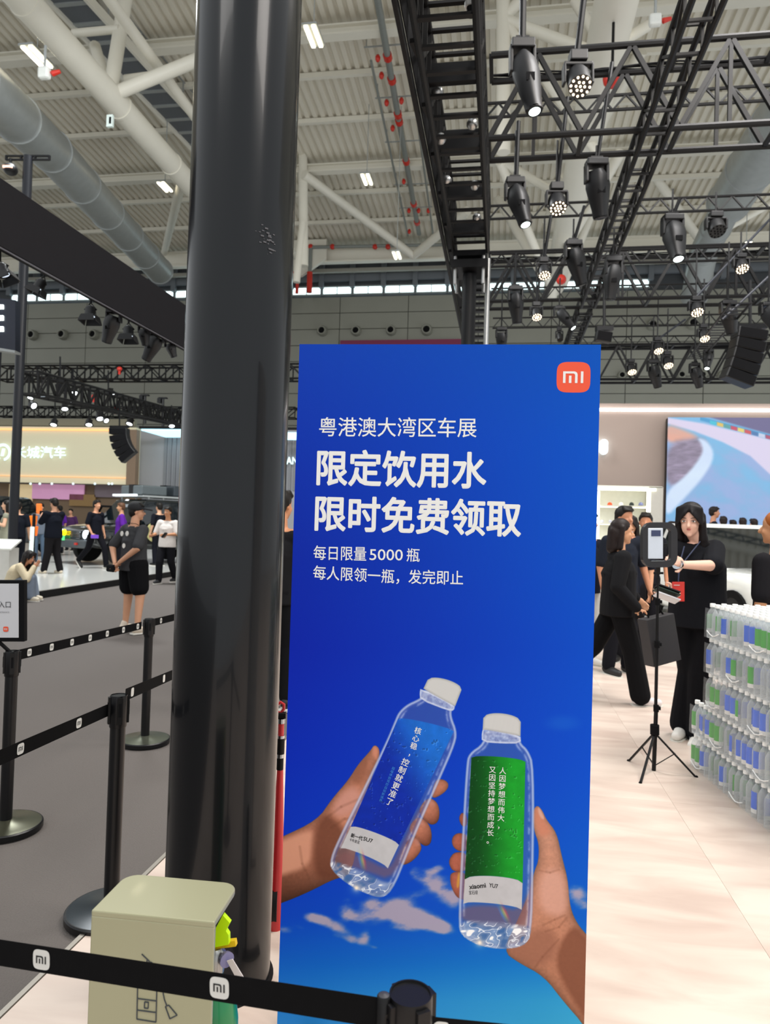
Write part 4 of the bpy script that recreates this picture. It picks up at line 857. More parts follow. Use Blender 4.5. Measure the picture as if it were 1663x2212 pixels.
        for c, s_, m in (((x1-1.0, 0, zt2+.18), (.9, 1.1, .3), mat('rack_grey', '5a6264', .4, .3)), ((x1-2.0, 0, zt2+.2), (.7, 1.2, .34), mat('rack_box', '394045', .35, .4)), ((x1-2.7, 0, zt2+.15), (.5, 1.1, .26), m_black)):
            mb = MB(); mb.M = M; mb.box(c, s_); part('roof_box', mb, m, bevel=.04)
            mb = MB(); mb.M = M; mb.box((c[0], c[1], c[2]+.02), (s_[0]*1.01, s_[1]*.2, s_[2]*1.03)); part('box_strap', mb, m_black)
        mb = MB(); mb.M = M; mb.bar((x1-.35, -.6, zt2+.02), (x1-.35, .6, zt2+.02), .08, .06); part('light_bar', mb, mat('bar_glow', 'eef8ff', .3, emit=1.5))
        mb = MB(); mb.M = M; mb.box((x1-.2, -W2*.9, Hb+.5), (.5, .26, .06)); mb.tube([(x1+.1, -W2*.98, Hb-.05), (x1-.15, -W2*.9, Hb+.5)], .035, 8); part('snorkel', mb, m_matte)
        mb = MB(); mb.M = M; c = V((x1-.75, W2+.02, .95)); mb.lathe([(.3, -.01), (.3, .012)], 24, c, (0, 1, 0)); dd = part('door_decal', mb, mat('decal_gold', 'cfc98a', .5), label='pale gold round decal on the front door')
        mb = MB(); mb.M = M; mb.lathe([(.2, .012), (.2, .02)], 24, c, (0, 1, 0)); part('decal_centre', mb, mat('decal_dark', '1d3a24', .5), dd)
    return t
m_suv = mat('suv_paint', '141a1c', .14, .4, coat=1, var=.05); m_suv2 = mat('suv_navy', '0d151c', .14, .3, coat=1, var=.05)
a = rad(38); f = -_R0*math.sin(a)-_F0*math.cos(a); c = camxy(-8.8, 20.2, .152)-f*2.4
car('black off-road car with roof rack, boxes and yellow fog lamps, front toward the aisle', c, f, m_suv, L=4.9, W=2.0, Hb=1.18, H=1.92, bonnet=1.25, boxy=1, wr=.43, clear=.42, rack=True)
f = _R0*.96-_F0*.25; c = camxy(-13.4, 24.5, .152)
car('dark blue boxy off-road car behind the slim pole at the left edge', c, f, m_suv2, L=4.8, W=1.95, Hb=1.15, H=1.95, bonnet=1.1, boxy=1, wr=.42, clear=.38)
fw, rw = camxy(4.80, 9.9), camxy(4.66, 12.75); f = (fw-rw).normalized(); lft = V((0, 0, 1)).cross(f)
mid = (fw+rw)/2; inward = _R0; c = mid+_R0*.98; c.z = .05
m_wcar = mat('pearl_white', 'eceee8', .12, coat=1, var=.02)
car('white car with black roof and side glass behind the woman with the phone', c, f, m_wcar, L=4.95, W=2.0, Hb=1.0, H=1.64, bonnet=1.5, boxy=.3, wr=.335, clear=.2, boot=.35, wb=2.95)
q = camxy(4.3, 8.0); mb = MB(); pl = []
for xc, d in ((4.3, 7.9), (9.5, 7.9), (9.5, 15.0), (4.3, 15.0)): p = camxy(xc, d); pl.append((p.x, p.y))
mb.prism(pl, (0, 0, .05), (1, 0, 0), (0, 1, 0), .05); tag(obj('car_platform', mb, mat('gloss_white', 'cfcfca')), 'low white show platform under the white car', 'platform')
mb = MB(); pl = []
for xc, d in ((6.5, 15.03), (9.2, 15.03), (9.2, 15.95), (6.5, 15.95)): p = camxy(xc, d); pl.append((p.x, p.y))
mb.prism(pl, (0, 0, .3), (1, 0, 0), (0, 1, 0), .3); tag(obj('stage_step', mb, mat('gloss_white', 'cfcfca')), 'raised white step in front of the big lit screen', 'platform')
# ================================================================ PEOPLE
def skin_m(c='c89474'): return mat('skin_'+c, c, .55, var=.05, scale=20)
def remesh(o, vox, sm=3):
    r = o.modifiers.new('remesh', 'REMESH'); r.mode = 'VOXEL'; r.voxel_size = vox; r.use_smooth_shade = True
    s = o.modifiers.new('smooth', 'SMOOTH'); s.iterations = sm; s.factor = .5
def person(label, foot, face, H=1.72, skin='c89474', top='1a1b20', bottom='15151a', shoe='dcd6cc', hair='17130f', pose=None, hairtype='short', sleeves=.55, legs=1.0, vox=.012, fat=1.0, female=False, topname='shirt', botname='trousers', cap=None, skirt=False, near=False, group=None, sit=False, loose=1.0):
    """foot: ground point under the pelvis; face: world direction faced. pose: overrides of joints in body space (x right, y forward, z up, metres at H=1.75)"""
    s = H/1.75; foot = V(foot); f = V((face[0], face[1], 0)).normalized(); r = f.cross(V((0, 0, 1)))
    M = Matrix(((r.x*s, f.x*s, 0, foot.x), (r.y*s, f.y*s, 0, foot.y), (0, 0, s, foot.z), (0, 0, 0, 1)))
    sw = .175 if female else .195; hw = .095
    J = dict(pel=(0, 0, .95), chest=(0, 0, 1.24), neck=(0, -.005, 1.45), head=(0, .025, 1.63), shL=(-sw, 0, 1.385), shR=(sw, 0, 1.385), elL=(-sw-.06, -.03, 1.13), elR=(sw+.06, -.03, 1.13), wrL=(-sw-.07, .04, .89), wrR=(sw+.07, .04, .89),
             hiL=(-hw, 0, .91), hiR=(hw, 0, .91), knL=(-.11, .02, .5), knR=(.11, .02, .5), anL=(-.12, -.03, .085), anR=(.12, -.03, .085), look=(0, 1, 0))
    J.update(pose or {}); J = {k: V(v) for k, v in J.items()}
    t = thing('person', label, 'person', foot, group); sm = skin_m(skin)
    b = MB(); b.M = M; look = J['look'].normalized(); hr = look.cross(V((0, 0, 1))).normalized(); hu = hr.cross(look).normalized(); RH = Matrix((hr, look, hu)).transposed(); hc = J['head']
    def hp(x, y, z): return hc+RH @ V((x, y, z))
    b.ball(hp(0, -.012, .03), (.075, .095, .088), 20, RH); b.ball(hp(0, .02, -.035), (.058, .068, .078), 16, RH); b.cap(hp(0, .05, -.09), hp(0, .058, -.092), .024, .022, 8)
    b.cap(hp(0, .086, .005), hp(0, .104, -.028), .008, .014, 8)
    for e in (-1, 1): b.ball(hp(e*.076, -.008, -.012), (.008, .018, .03), 8, RH); b.ball(hp(e*.03, .06, -.03), (.024, .022, .026), 8, RH)
    b.cap(hc+V((0, -.02, -.07)), J['neck'], .052 if not female else .045, .062, 12)
    b.cap(J['neck']+V((0, 0, -.05)), J['chest'], .07*fat, .1*fat, 14); b.cap(J['chest'], J['pel'], .1*fat, .098*fat, 14)
    for q in 'LR':
        e = -1 if q == 'L' else 1; sh, el, wr, hi, kn, an = (J[n+q] for n in ('sh', 'el', 'wr', 'hi', 'kn', 'an'))
        b.cap(J['neck']+V((0, 0, -.06)), sh, .06, .055, 10); b.cap(sh, el, .05*fat, .04*fat, 12); b.cap(el, wr, .041*fat, .026, 12)
        b.cap(J['pel'], hi, .09, .08*fat, 12); b.cap(hi, kn, .088*fat, .058*fat, 14); b.cap(kn, an, .056*fat, .036, 12)
        d = (wr-el).normalized(); ang = J.get('hand'+q, d); hd = ang.normalized(); pw = hd.cross(V((e, .3, .1))).normalized(); nn = hd.cross(pw).normalized()
        b.ball(wr+hd*.05, (.02, .04, .048), 10, Matrix((nn, pw, hd)).transposed())
        curl = J.get('curl'+q, V((.35, 0, 0))).x
        for i in range(4):
            base = wr+hd*.085+pw*(i-1.5)*.019; L = (.066, .075, .07, .055)[i]; d1 = (hd*math.cos(curl)+nn*math.sin(curl)*-e).normalized(); d2 = (hd*math.cos(curl*2.6)+nn*math.sin(curl*2.6)*-e).normalized()
            b.cap(base, base+d1*L*.55, .0095, .009, 7); b.cap(base+d1*L*.55, base+d1*L*.55+d2*L*.5, .009, .0075, 7)
        tb = wr+hd*.025+pw*-.03; b.cap(tb, tb+(hd*.6-pw*.75).normalized()*.045, .013, .011, 7); b.cap(tb+(hd*.6-pw*.75).normalized()*.045, tb+(hd*.6-pw*.75).normalized()*.045+(hd-pw*.2).normalized()*.028, .011, .009, 7)
        toe = J.get('toe'+q); fd = (V((0, 1, 0)) if toe is None else toe).normalized(); b.cap(an+V((0, -.01, -.03)), an+fd*.14+V((0, 0, -.045)), .036, .03, 8)
    body = obj('body', b, sm, t); remesh(body, vox*s, 2)
    # top
    c = MB(); c.M = M; L = loose
    c.cap(J['neck']+V((0, 0, -.085)), J['chest'], .085*fat*L, .14*fat*L, 16); c.ball(J['chest']+V((0, .005, 0)), (.172*fat*L, .125*fat*L, .16), 16); w_ = .165 if not female else .145
    c.ball((J['chest']+J['pel'])/2+V((0, 0, -.02)), (w_*fat*L, .12*fat*L, .2), 16); tv = J['chest']-J['pel']; q1 = fat*L; c.lathe([(.184*q1, -.115), (.182*q1, -.02), (.170*q1, tv.length*.5), (.168*q1, tv.length*.95), (.13*q1, tv.length+.07)], 24, J['pel'], tv, 1, .76)
    for q in 'LR':
        sh, el, wr = (J[n+q] for n in ('sh', 'el', 'wr')); c.cap(J['neck']+V((0, 0, -.09)), sh+V((0, 0, -.01)), .075, .068*L, 12)
        if sleeves <= .6: m_ = sh.lerp(el, sleeves/.6*.95 if sleeves < .6 else .95); c.cap(sh, m_, .067*fat*L, .064*fat*L, 12)
        elif sleeves > .6: c.cap(sh, el, .066*fat*L, .058*L, 12); c.cap(el, el.lerp(wr, .95 if sleeves >= 1 else .4), .058*L, .044*L, 12)
    o = obj(topname, c, mat('cloth_'+top, top, .9, var=.12, scale=30, spec=.12), t); remesh(o, vox*s, 3)
    # bottom
    if skirt:
        c = MB(); c.M = M; c.lathe([(.17, 0), (.2, -.15), (.23, -.45), (.26, -.75), (.25, -.76)], 20, J['pel']+V((0, 0, .08)), (0, 0, 1), 1, 1); o = obj('skirt', c, mat('cloth_'+bottom, bottom, .9, spec=.12), t, smooth=True)
    else:
        c = MB(); c.M = M; c.ball(J['pel']+V((0, -.01, -.02)), (.175*fat, .135*fat, .13), 16)
        for q in 'LR':
            hi, kn, an = (J[n+q] for n in ('hi', 'kn', 'an')); wd = 1.25 if legs < 1 else 1.0
            if legs < 1: c.cap(hi, hi.lerp(kn, legs*1.0/.5 if legs < .5 else 1.0), .108*fat*wd*.95, .1*fat*wd*.9, 14)
            else: c.cap(hi, kn, .102*fat, .075*fat*L, 14); c.cap(kn, an+V((0, 0, .02)), .075*fat*L, .068*L*(1.2 if female else 1), 14)
        o = obj(botname, c, mat('cloth_'+bottom, bottom, .9, var=.12, scale=30, spec=.12), t); remesh(o, vox*s, 3)
    # shoes
    for q in 'LR':
        an = J['an'+q]; toe = J.get('toe'+q); fd = (V((0, 1, 0)) if toe is None else toe).normalized()
        c = MB(); c.M = M; z = -.035; c.cap(an+V((0, 0, z+.01))-fd*.035, an+fd*.07+V((0, 0, z+.002)), .045, .045, 12); c.cap(an+fd*.07+V((0, 0, z)), an+fd*.165+V((0, 0, z-.004)), .045, .035, 12); c.cap(an-fd*.02+V((0, 0, .0)), an-fd*.01+V((0, 0, .03)), .045, .045, 10)
        o = obj('shoe', c, mat('shoe_'+shoe, shoe, .6), t); remesh(o, vox*s, 2)
        c = MB(); c.M = M; u, v, _ = frame_from(fd); c.prism([(-.045, -.08), (.045, -.08), (.05, .05), (.045, .17), (.02, .205), (-.02, .205), (-.045, .17), (-.05, .05)], an+V((0, 0, -.068)), u, fd, .018); obj('sole', c, mat('sole', 'd8d4ca' if shoe not in ('141414', '1c1c1e') else '1a1a1a', .7), o)
    # hair
    hm = mat('hair_'+hair, hair, .55, var=.3, scale=60, spec=.25); c = MB(); c.M = M
    c.ball(hp(0, -.025, .045), (.086, .098, .088), 20, RH); 
    if hairtype == 'short':
        c.ball(hp(0, -.05, .0), (.08, .072, .085), 14, RH)
        for i in range(9): a = rad(-50+i*12.5); c.cap(hp(math.sin(a)*.06, .03, .115), hp(math.sin(a)*.075, .085*math.cos(a)+.006, .078), .016, .01, 7)
        for e in (-1, 1): c.cap(hp(e*.078, -.02, .05), hp(e*.078, -.012, .0), .014, .008, 7)
    elif hairtype == 'bob':
        c.ball(hp(0, -.05, -.03), (.09, .075, .12), 16, RH)
        for e in (-1, 1): c.cap(hp(e*.082, -.02, .04), hp(e*.078, -.03, -.15), .026, .03, 10)
        c.cap(hp(0, -.08, .02), hp(0, -.085, -.16), .06, .06, 12); c.cap(hp(.03, -.085, .0), hp(.03, -.08, -.16), .05, .045, 12); c.cap(hp(-.03, -.085, .0), hp(-.03, -.08, -.16), .05, .045, 12)
    elif hairtype == 'long':
        for e in (-1, 1):
            c.cap(hp(e*.045, .035, .1), hp(e*.08, .025, .0), .02, .016, 10); c.cap(hp(e*.076, -.01, .03), hp(e*.082, -.012, -.14), .026, .03, 12); c.cap(hp(e*.08, -.02, -.12), hp(e*.1, -.04, -.34), .036, .04, 12); c.cap(hp(e*.09, -.05, -.2), hp(e*.1, -.07, -.46), .05, .02, 12)
            for i in range(6): c.cap(hp(e*(.006+i*.013), .05, .108-.004*i), hp(e*(.022+i*.013), .098-.006*i, .062-.02*i), .02, .007, 8)
        c.cap(hp(0, -.08, .02), hp(0, -.09, -.4), .075, .06, 14)
    elif hairtype == 'pony':
        c.cap(hp(0, -.09, .08), hp(-.06, -.15, .06), .03, .04, 10); c.cap(hp(-.06, -.15, .06), hp(-.1, -.17, -.08), .045, .03, 10); c.ball(hp(0, -.04, .0), (.08, .07, .08), 12, RH)
    o = obj('hair', c, hm, t); remesh(o, min(vox, .009)*s, 2)
    if cap:
        c = MB(); c.M = M; c.ball(hp(0, -.02, .06), (.092, .108, .085), 20, RH); c.cap(hp(0, .06, .055), hp(0, .14, .04), .05, .055, 10) if False else None
        o = obj('cap', c, mat('cap_cloth_'+cap, cap, .8), t); remesh(o, vox*s*.8, 2)
        c = MB(); c.M = M; c.prism([(-.075, .03), (-.078, .11), (-.06, .17), (0, .2), (.06, .17), (.078, .11), (.075, .03)], hp(0, 0, .066), hr, (look*1+hu*-.16), .02); obj('cap_brim', c, mat('cap_cloth_'+cap, cap), o)
    if near:
        dk = mat('eye_dark', '1b1210', .2, coat=1); lp = mat('lips', 'c0706a', .4); 
        for e in (-1, 1):
            c = MB(); c.M = M; c.ball(hp(e*.031, .083, .004), (.0145, .008, .0062), 10, RH); ey = obj('eye', c, mat('eye_white', 'e6e0da', .2), t, smooth=True)
            c = MB(); c.M = M; c.ball(hp(e*.031, .0885, .004), (.0062, .0045, .006), 8, RH); obj('iris', c, dk, ey, smooth=True)
            c = MB(); c.M = M; c.tube([hp(e*.014, .0925, .026), hp(e*.032, .0915, .031), hp(e*.05, .078, .026)], [.002, .0032, .0015], 6); obj('eyebrow', c, hm, t)
            c = MB(); c.M = M; c.tube([hp(e*.016, .0895, .006), hp(e*.032, .0915, .012), hp(e*.047, .08, .006)], [.001, .0016, .001], 5); obj('eyelid', c, dk, ey)
        c = MB(); c.M = M; c.ball(hp(0, .0845, -.05), (.0165, .008, .0036), 10, RH); c.ball(hp(0, .084, -.056), (.0135, .008, .0045), 10, RH); obj('lips', c, lp, t, smooth=True)
    return t, M, J
# ---------------------------------------------------------- the visitors
def bodyinv(foot, face, H):
    s = H/1.75; f = V((face[0], face[1], 0)).normalized(); r = f.cross(V((0, 0, 1)))
    return Matrix(((r.x*s, f.x*s, 0, foot[0]), (r.y*s, f.y*s, 0, foot[1]), (0, 0, s, foot[2]), (0, 0, 0, 1))).inverted()
def JP(foot, face, H, **js):
    I = bodyinv(foot, face, H); d0 = depth(foot); return {k: I @ PD(x, y, d0+dd) for k, (x, y, dd) in js.items()}
TC = -_F0; LEFT = -_R0; RT = _R0; AW = _F0
def dirv(a, b=0): return (_R0*a+_F0*b).normalized()
walk = dict(knL=(-.1, .22, .54), anL=(-.1, .3, .1), knR=(.1, -.06, .5), anR=(.1, -.34, .17))
back_hands = dict(elL=(-.3, -.14, 1.15), elR=(.3, -.14, 1.15), wrL=(-.07, -.235, .93), wrR=(.05, -.245, .95), handL=(.5, -.1, -.7), handR=(-.6, -.1, -.6))
# cap man
ft = PZ(283, 1366, 0); fc = dirv(.62, .78)
t, M, J = person('man in black cap and dark grey tee with white dots, hands behind his back', ft, fc, 1.70, top='3c3c3e', bottom='0f0f11', shoe='cdbfae', cap='17171a', legs=.36, pose=dict(back_hands, look=(.62, .78, 0), anL=(-.15, 0, .085), anR=(.17, -.02, .085), knL=(-.13, .02, .5), knR=(.15, .02, .5)), vox=.009, fat=1.12, near=True, loose=1.05)
for x, z in ((-.05, 1.33), (.075, 1.335), (0, 1.17)):
    mb = MB(); mb.M = M; mb.lathe([(.034, 0), (.034, .006)], 16, (x, -.158 if z > 1.2 else -.153, z), (0, -1, 0)); obj('shirt_print', mb, mat('print_white', 'dedad2', .7), t, label='white dot printed on the back of the tee')
mb = MB(); mb.M = M; mb.box((-.07, -.29, .87), (.17, .05, .1)); tag(obj('pouch', mb, m_matte, bevel=.02), 'small black pouch held behind the cap man\'s back', 'pouch')
mb = MB(); mb.M = M; mb.tube([(-.09, -.05, 1.47), (-.05, .09, 1.42), (0, .15, 1.32), (.05, .09, 1.42), (.09, -.05, 1.47), (0, -.11, 1.475), (-.09, -.05, 1.47)], .004, 5); obj('lanyard', mb, m_matte, t)
# woman walking right
ft = PZ(1330, 1518, 0); fc = dirv(1, -.12); H = 1.62
pose = dict(knR=(.1, .12, .5), anR=(.1, .2, .085), knL=(-.1, -.2, .52), anL=(-.1, -.5, .22), elR=(.25, -.06, 1.12), wrR=(.24, .12, .93), handR=(0, .35, -.9), curlR=(.75, 0, 0), elL=(-.25, .04, 1.13), wrL=(-.24, .22, .98), toeL=(0, .7, -.7), pel=(0, 0, .95), look=(0, 1, -.04))
t, M, J = person('woman with dark bob in loose black jacket and flared trousers, walking right beside the banner', ft, fc, H, skin='cf9a76', top='19191b', bottom='111113', shoe='e4dcda', hair='1f1513', hairtype='bob', sleeves=1, pose=pose, vox=.008, female=True, near=True, loose=1.16, topname='jacket', fat=1.05)
mb = MB(); mb.M = M; mb.box((.25, .16, .82), (.02, .08, .16), R=Matrix.Rotation(.5, 3, 'X')); tag(obj('phone', mb, m_black, bevel=.006), 'black phone in the hand of the walking woman', 'phone')
# woman with the phone rig
ft = PZ(1500, 1606, 0); fc = (TC*.8+LEFT*.6).normalized(); H = 1.76
pose = JP(ft, fc, H, head=(1491, 1124, -.02), shL=(1543, 1187, .02), elL=(1540, 1222, -.2), wrL=(1476, 1220, -.42), shR=(1462, 1190, .0), elR=(1468, 1268, .0), wrR=(1462, 1284, -.2), anL=(1508, 1588, .05), anR=(1474, 1568, .15), knL=(1512, 1455, 0), knR=(1490, 1450, .1))
I = bodyinv(ft, fc, H).to_3x3()
pose.update(handL=(PD(1436, 1196, 4.6)-PD(1476, 1220, 4.73)), look=None); pose['handL'] = I @ pose['handL']; pose['handR'] = I @ (LEFT*.9+V((0, 0, .1))); pose['look'] = I @ (TC*.85+LEFT*.5+V((0, 0, -.16)))
t, M, J = person('young woman with long black hair in black tee reaching to the phone on the tripod', ft, fc, H, skin='e8b9a2', top='17181c', bottom='121215', shoe='e8e4dc', hair='120e10', hairtype='long', sleeves=.6, pose=pose, vox=.008, female=True, near=True, loose=1.12)
p = PD(1464, 1219, 4.68); mb = MB(); mb.lathe([(.034, -.014), (.036, 0), (.034, .014)], 16, p, (PD(1440, 1212, 4.6)-p)); tag(obj('wristwatch', mb, m_chrome, smooth=True), 'white wristwatch on the reaching arm', 'watch')
bc = PD(1465, 1278, 4.92); R = Matrix((CR, CF, CU)).transposed(); mb = MB(); mb.box(bc, (.085, .006, .135), R=R); bd = tag(obj('name_badge', mb, mat('badge_red', 'd9362c', .35), bevel=.002), 'red name badge hanging on the phone woman\'s chest', 'badge')
mb = MB(); mb.tube([bc+CU*.066, PD(1466, 1225, 4.93), PD(1478, 1180, 4.98)], .004, 5); obj('lanyard', mb, mat('lanyard_blue', '2a3350'), bd)
mb = MB(); mb.tube([bc+CU*.066, PD(1468, 1225, 4.93), PD(1512, 1170, 5.0)], .004, 5); obj('lanyard', mb, mat('lanyard_blue'), bd)
for i, wd in enumerate((.05, .03, .045)): mb = MB(); mb.box(bc+CU*(.045-.02*i if i == 0 else .02-.014*i)-CF*.004+CR*(-.012), (wd*.8, .001, .005), R=R); obj('badge_print', mb, mat('print_white'), bd)
p = PD(1437, 1280, 4.83)
for i, (c, dy) in enumerate((('e6e6ea', -.035), ('22382f', .0), ('15151a', .018))): mb = MB(); mb.box(p+CU*dy+CR*.01, (.16, .08, .01), R=R @ Matrix.Rotation(.35, 3, 'Y') @ Matrix.Rotation(-.5, 3, 'X')); tag(obj('tablet', mb, mat('device_'+c, c, .2, .2), bevel=.003), ('white phone lowest in', 'green black phone middle in', 'black phone topmost in')[i]+' the small pile in the woman\'s other hand', 'phone')
# people behind on the right
t, M, J = person('man in dark polo standing behind the walking woman, arm hanging with keys', PZ(1338, 1458, 0), dirv(.35, -.9), 1.78, skin='b87f5f', top='1d212a', bottom='15161c', shoe='141414', pose=dict(elL=(-.27, .0, 1.14), wrL=(-.29, .08, .9)))
person('woman with long dark hair in black, between the walking woman and the smiling man', PZ(1355, 1432, 0), dirv(-.5, -.9), 1.70, skin='cf9a78', top='1b1e28', bottom='16161a', shoe='141414', hairtype='long', female=True, hair='19120f')
person('smiling man in black shirt with lanyard behind the phone rig', PZ(1388, 1402, 0), dirv(-.35, -.93), 1.77, skin='bd8260', top='1a1b20', bottom='15151a', shoe='141414', near=False)
person('man with bare arm and dark wrist band mostly hidden at the banner right edge', PZ(1262, 1440, 0), dirv(.6, -.8), 1.72, skin='d09a80', top='181a26', bottom='dcdcd8', shoe='e8e4dc', pose=dict(elL=(-.27, .0, 1.13), wrL=(-.25, .05, .88)))
t, M, J = person('woman with light brown hair clipped up, in black tee, cut by the right edge', PZ(1672, 1640, 0), dirv(-.5, .85), 1.68, skin='c68e66', top='19181b', bottom='15151a', shoe='141414', hair='a05a28', hairtype='pony', female=True, vox=.009, pose=dict(look=(-.3, .95, 0)), loose=1.1)
BH = [(1540, 15.75, 1.84, 'tallest man behind the white car, dark hair, face turned right', .9, -.3), (1562, 15.25, 1.62, 'dark haired person just right of the tallest man behind the white car', .2, .9), (1604, 15.25, 1.60, 'head left of a pair behind the white car roof', .2, .9), (1628, 15.75, 1.60, 'head right of a pair behind the white car roof', -.2, .9), (1449, 14.4, 1.76, 'man behind the phone rig, head left of the screen corner', .3, -.9), (1583, 15.75, 1.56, 'short person lowest of the heads over the car roof', 0, 1)]
for x, d, H, l, a, b_ in BH:
    p = PD(x, 1150, d); p.z = .3 if x > 1500 else .0; person(l, p, dirv(a, b_), H, skin='c98f70', top='22242c', bottom='17171b', shoe='141414', vox=.016, hair='241a16')
p = PD(606, 1130, 5.8); p.z = 0; person('man in black shirt seen from behind in the gap between pillar and banner', p, dirv(.25, .95), 1.76, skin='bd825c', top='18181a', bottom='121214', shoe='141414', fat=1.1, pose=dict(look=(.3, .9, 0)))
# left side, on the white platform
zp = .14
def onp(x, y): return PZ(x, y, zp)
person('woman in sage sleeveless dress at the left edge, looking at her phone', onp(10, 1238), dirv(-.8, -.3), 1.68, skin='d8a888', top='8e8e7c', bottom='8e8e7c', shoe='d8d0c4', female=True, sleeves=.1, skirt=True, hairtype='bob', vox=.016, pose=dict(elL=(-.26, .02, 1.14), wrL=(-.12, .27, 1.22), elR=(.26, .02, 1.14), wrR=(.1, .27, 1.22)))
person('man in black tee with blue bag half hidden by the slim pole', onp(34, 1232), dirv(-.3, .9), 1.66, skin='d2a080', top='14171f', bottom='12141a', shoe='141414', vox=.016, fat=1.1)
p = onp(26, 1236)+V((0, 0, .82)); mb = MB(); mb.ball(p-CF*.2-CR*.02, (.12, .06, .14), 10); tag(obj('shopping_bag', mb, mat('bag_blue', '2458b4', .5), smooth=True), 'blue folded bag in the hand of the man by the slim pole', 'bag')
person('man in black tee and dark trousers with cream shoes, photographing with both hands', onp(112, 1240), dirv(-.75, .45), 1.76, skin='c89474', top='10131c', bottom='1c1a1c', shoe='ddd0ba', vox=.013, fat=1.05, loose=1.1, pose=dict(elL=(-.2, .2, 1.17), wrL=(-.08, .36, 1.33), elR=(.22, .16, 1.17), wrR=(.06, .36, 1.33), look=(-.1, .96, -.25), anR=(.16, -.06, .085), anL=(-.15, .08, .085)))
p = onp(112, 1240)+dirv(-.75, .45)*.45+V((0, 0, 1.42)); mb = MB(); mb.box(p, (.12, .09, .09), rz=.5); tag(obj('camera', mb, m_black, bevel=.01), 'small black camera held by the man in cream shoes', 'camera')
person('person in grey top and blue jeans behind the photographing man', onp(84, 1216), dirv(.1, -.95), 1.70, skin='c89474', top='5c6470', bottom='4a5a6c', shoe='2a2a2e', vox=.016)
person('young man in black walking left of the cap man with purple phone', onp(203, 1228), dirv(.85, -.35), 1.80, skin='c99170', top='12141c', bottom='111116', shoe='141414', vox=.013, pose=dict(walk, wrR=(.22, .1, .9), anR=(.1, -.42, .2), knR=(.1, -.12, .52), toeR=(0, .6, -.75)))
p = onp(212, 1230)+V((0, 0, .86)); mb = MB(); mb.box(p-CF*.3, (.2, .03, .09), rz=.16); tag(obj('phone', mb, mat('purple_case', '7a48c8', .4), bevel=.01), 'purple phone in the hand of the walking young man', 'phone')
person('man with short brown hair in purple polo behind the cap man', onp(258, 1226), dirv(-.45, -.2), 1.76, skin='c8946e', top='5a2490', bottom='18181c', shoe='141414', hair='5a3c28', vox=.015, fat=1.1)
person('person in purple top far back left of the black car bonnet', onp(126, 1196), dirv(-.8, .3), 1.72, skin='c89070', top='5a2490', bottom='22222a', shoe='141414', vox=.02)
person('person with dark hair farthest back above the black car bonnet', onp(150, 1190), dirv(0, -1), 1.64, skin='c89070', top='4a2d55', bottom='22222a', shoe='141414', vox=.02)
person('man in white polo and black trousers beside the pillar, holding a phone', PZ(358, 1261, 0), dirv(-.25, -.95), 1.78, skin='bd845e', top='cfc8c2', bottom='17171b', shoe='17171b', vox=.011, near=True, fat=1.05, loose=1.08, pose=dict(elR=(.27, .05, 1.13), wrR=(.2, .28, 1.1), elL=(-.27, .05, 1.14), wrL=(-.14, .26, 1.12), anR=(.12, .1, .085), knR=(.11, .12, .5), anL=(-.1, -.22, .12), knL=(-.1, -.02, .5)))
p = PZ(358, 1261, 0)-CF*.4+V((0, 0, 1.14))+CR*.05; mb = MB(); mb.box(p, (.04, .1, .14), R=Matrix.Rotation(.7, 3, 'Y')); tag(obj('phone', mb, m_black, bevel=.005), 'dark phone in the hand of the man in white polo', 'phone')
person('dark haired man in black behind the man in white polo', onp(340, 1222), dirv(-.7, .4), 1.82, skin='d4a484', top='14151c', bottom='14151c', shoe='141414', vox=.015)
# sitting woman at the platform edge
ft = PZ(62, 1297, 0); fc = dirv(.92, -.3); H = 1.62
pose = JP(ft, fc, H, head=(64, 1204, 0), neck=(46, 1222, 0), chest=(38, 1236, .0), pel=(30, 1262, .05), shR=(42, 1224, -.16), shL=(46, 1226, .18), elR=(58, 1252, -.2), elL=(62, 1250, .2), wrR=(74, 1224, -.06), wrL=(76, 1222, .06), hiR=(34, 1262, -.05), hiL=(34, 1262, .13), knR=(68, 1248, -.1), knL=(70, 1248, .12), anR=(66, 1289, -.05), anL=(74, 1286, .1))
I = bodyinv(ft, fc, H).to_3x3(); pose['look'] = I @ (dirv(.9, -.35)+V((0, 0, -.35))); pose['handR'] = pose['handL'] = I @ (RT*.6+V((0, 0, .6)))
person('woman in cream jacket and pale jeans sitting on the platform edge, hands at her chin', ft, fc, H, skin='c98d6c', top='cfc0a2', bottom='7d8796', shoe='d8cdb8', hair='1a1412', hairtype='long', female=True, sleeves=1, pose=pose, vox=.011, near=True, topname='jacket', loose=1.1)
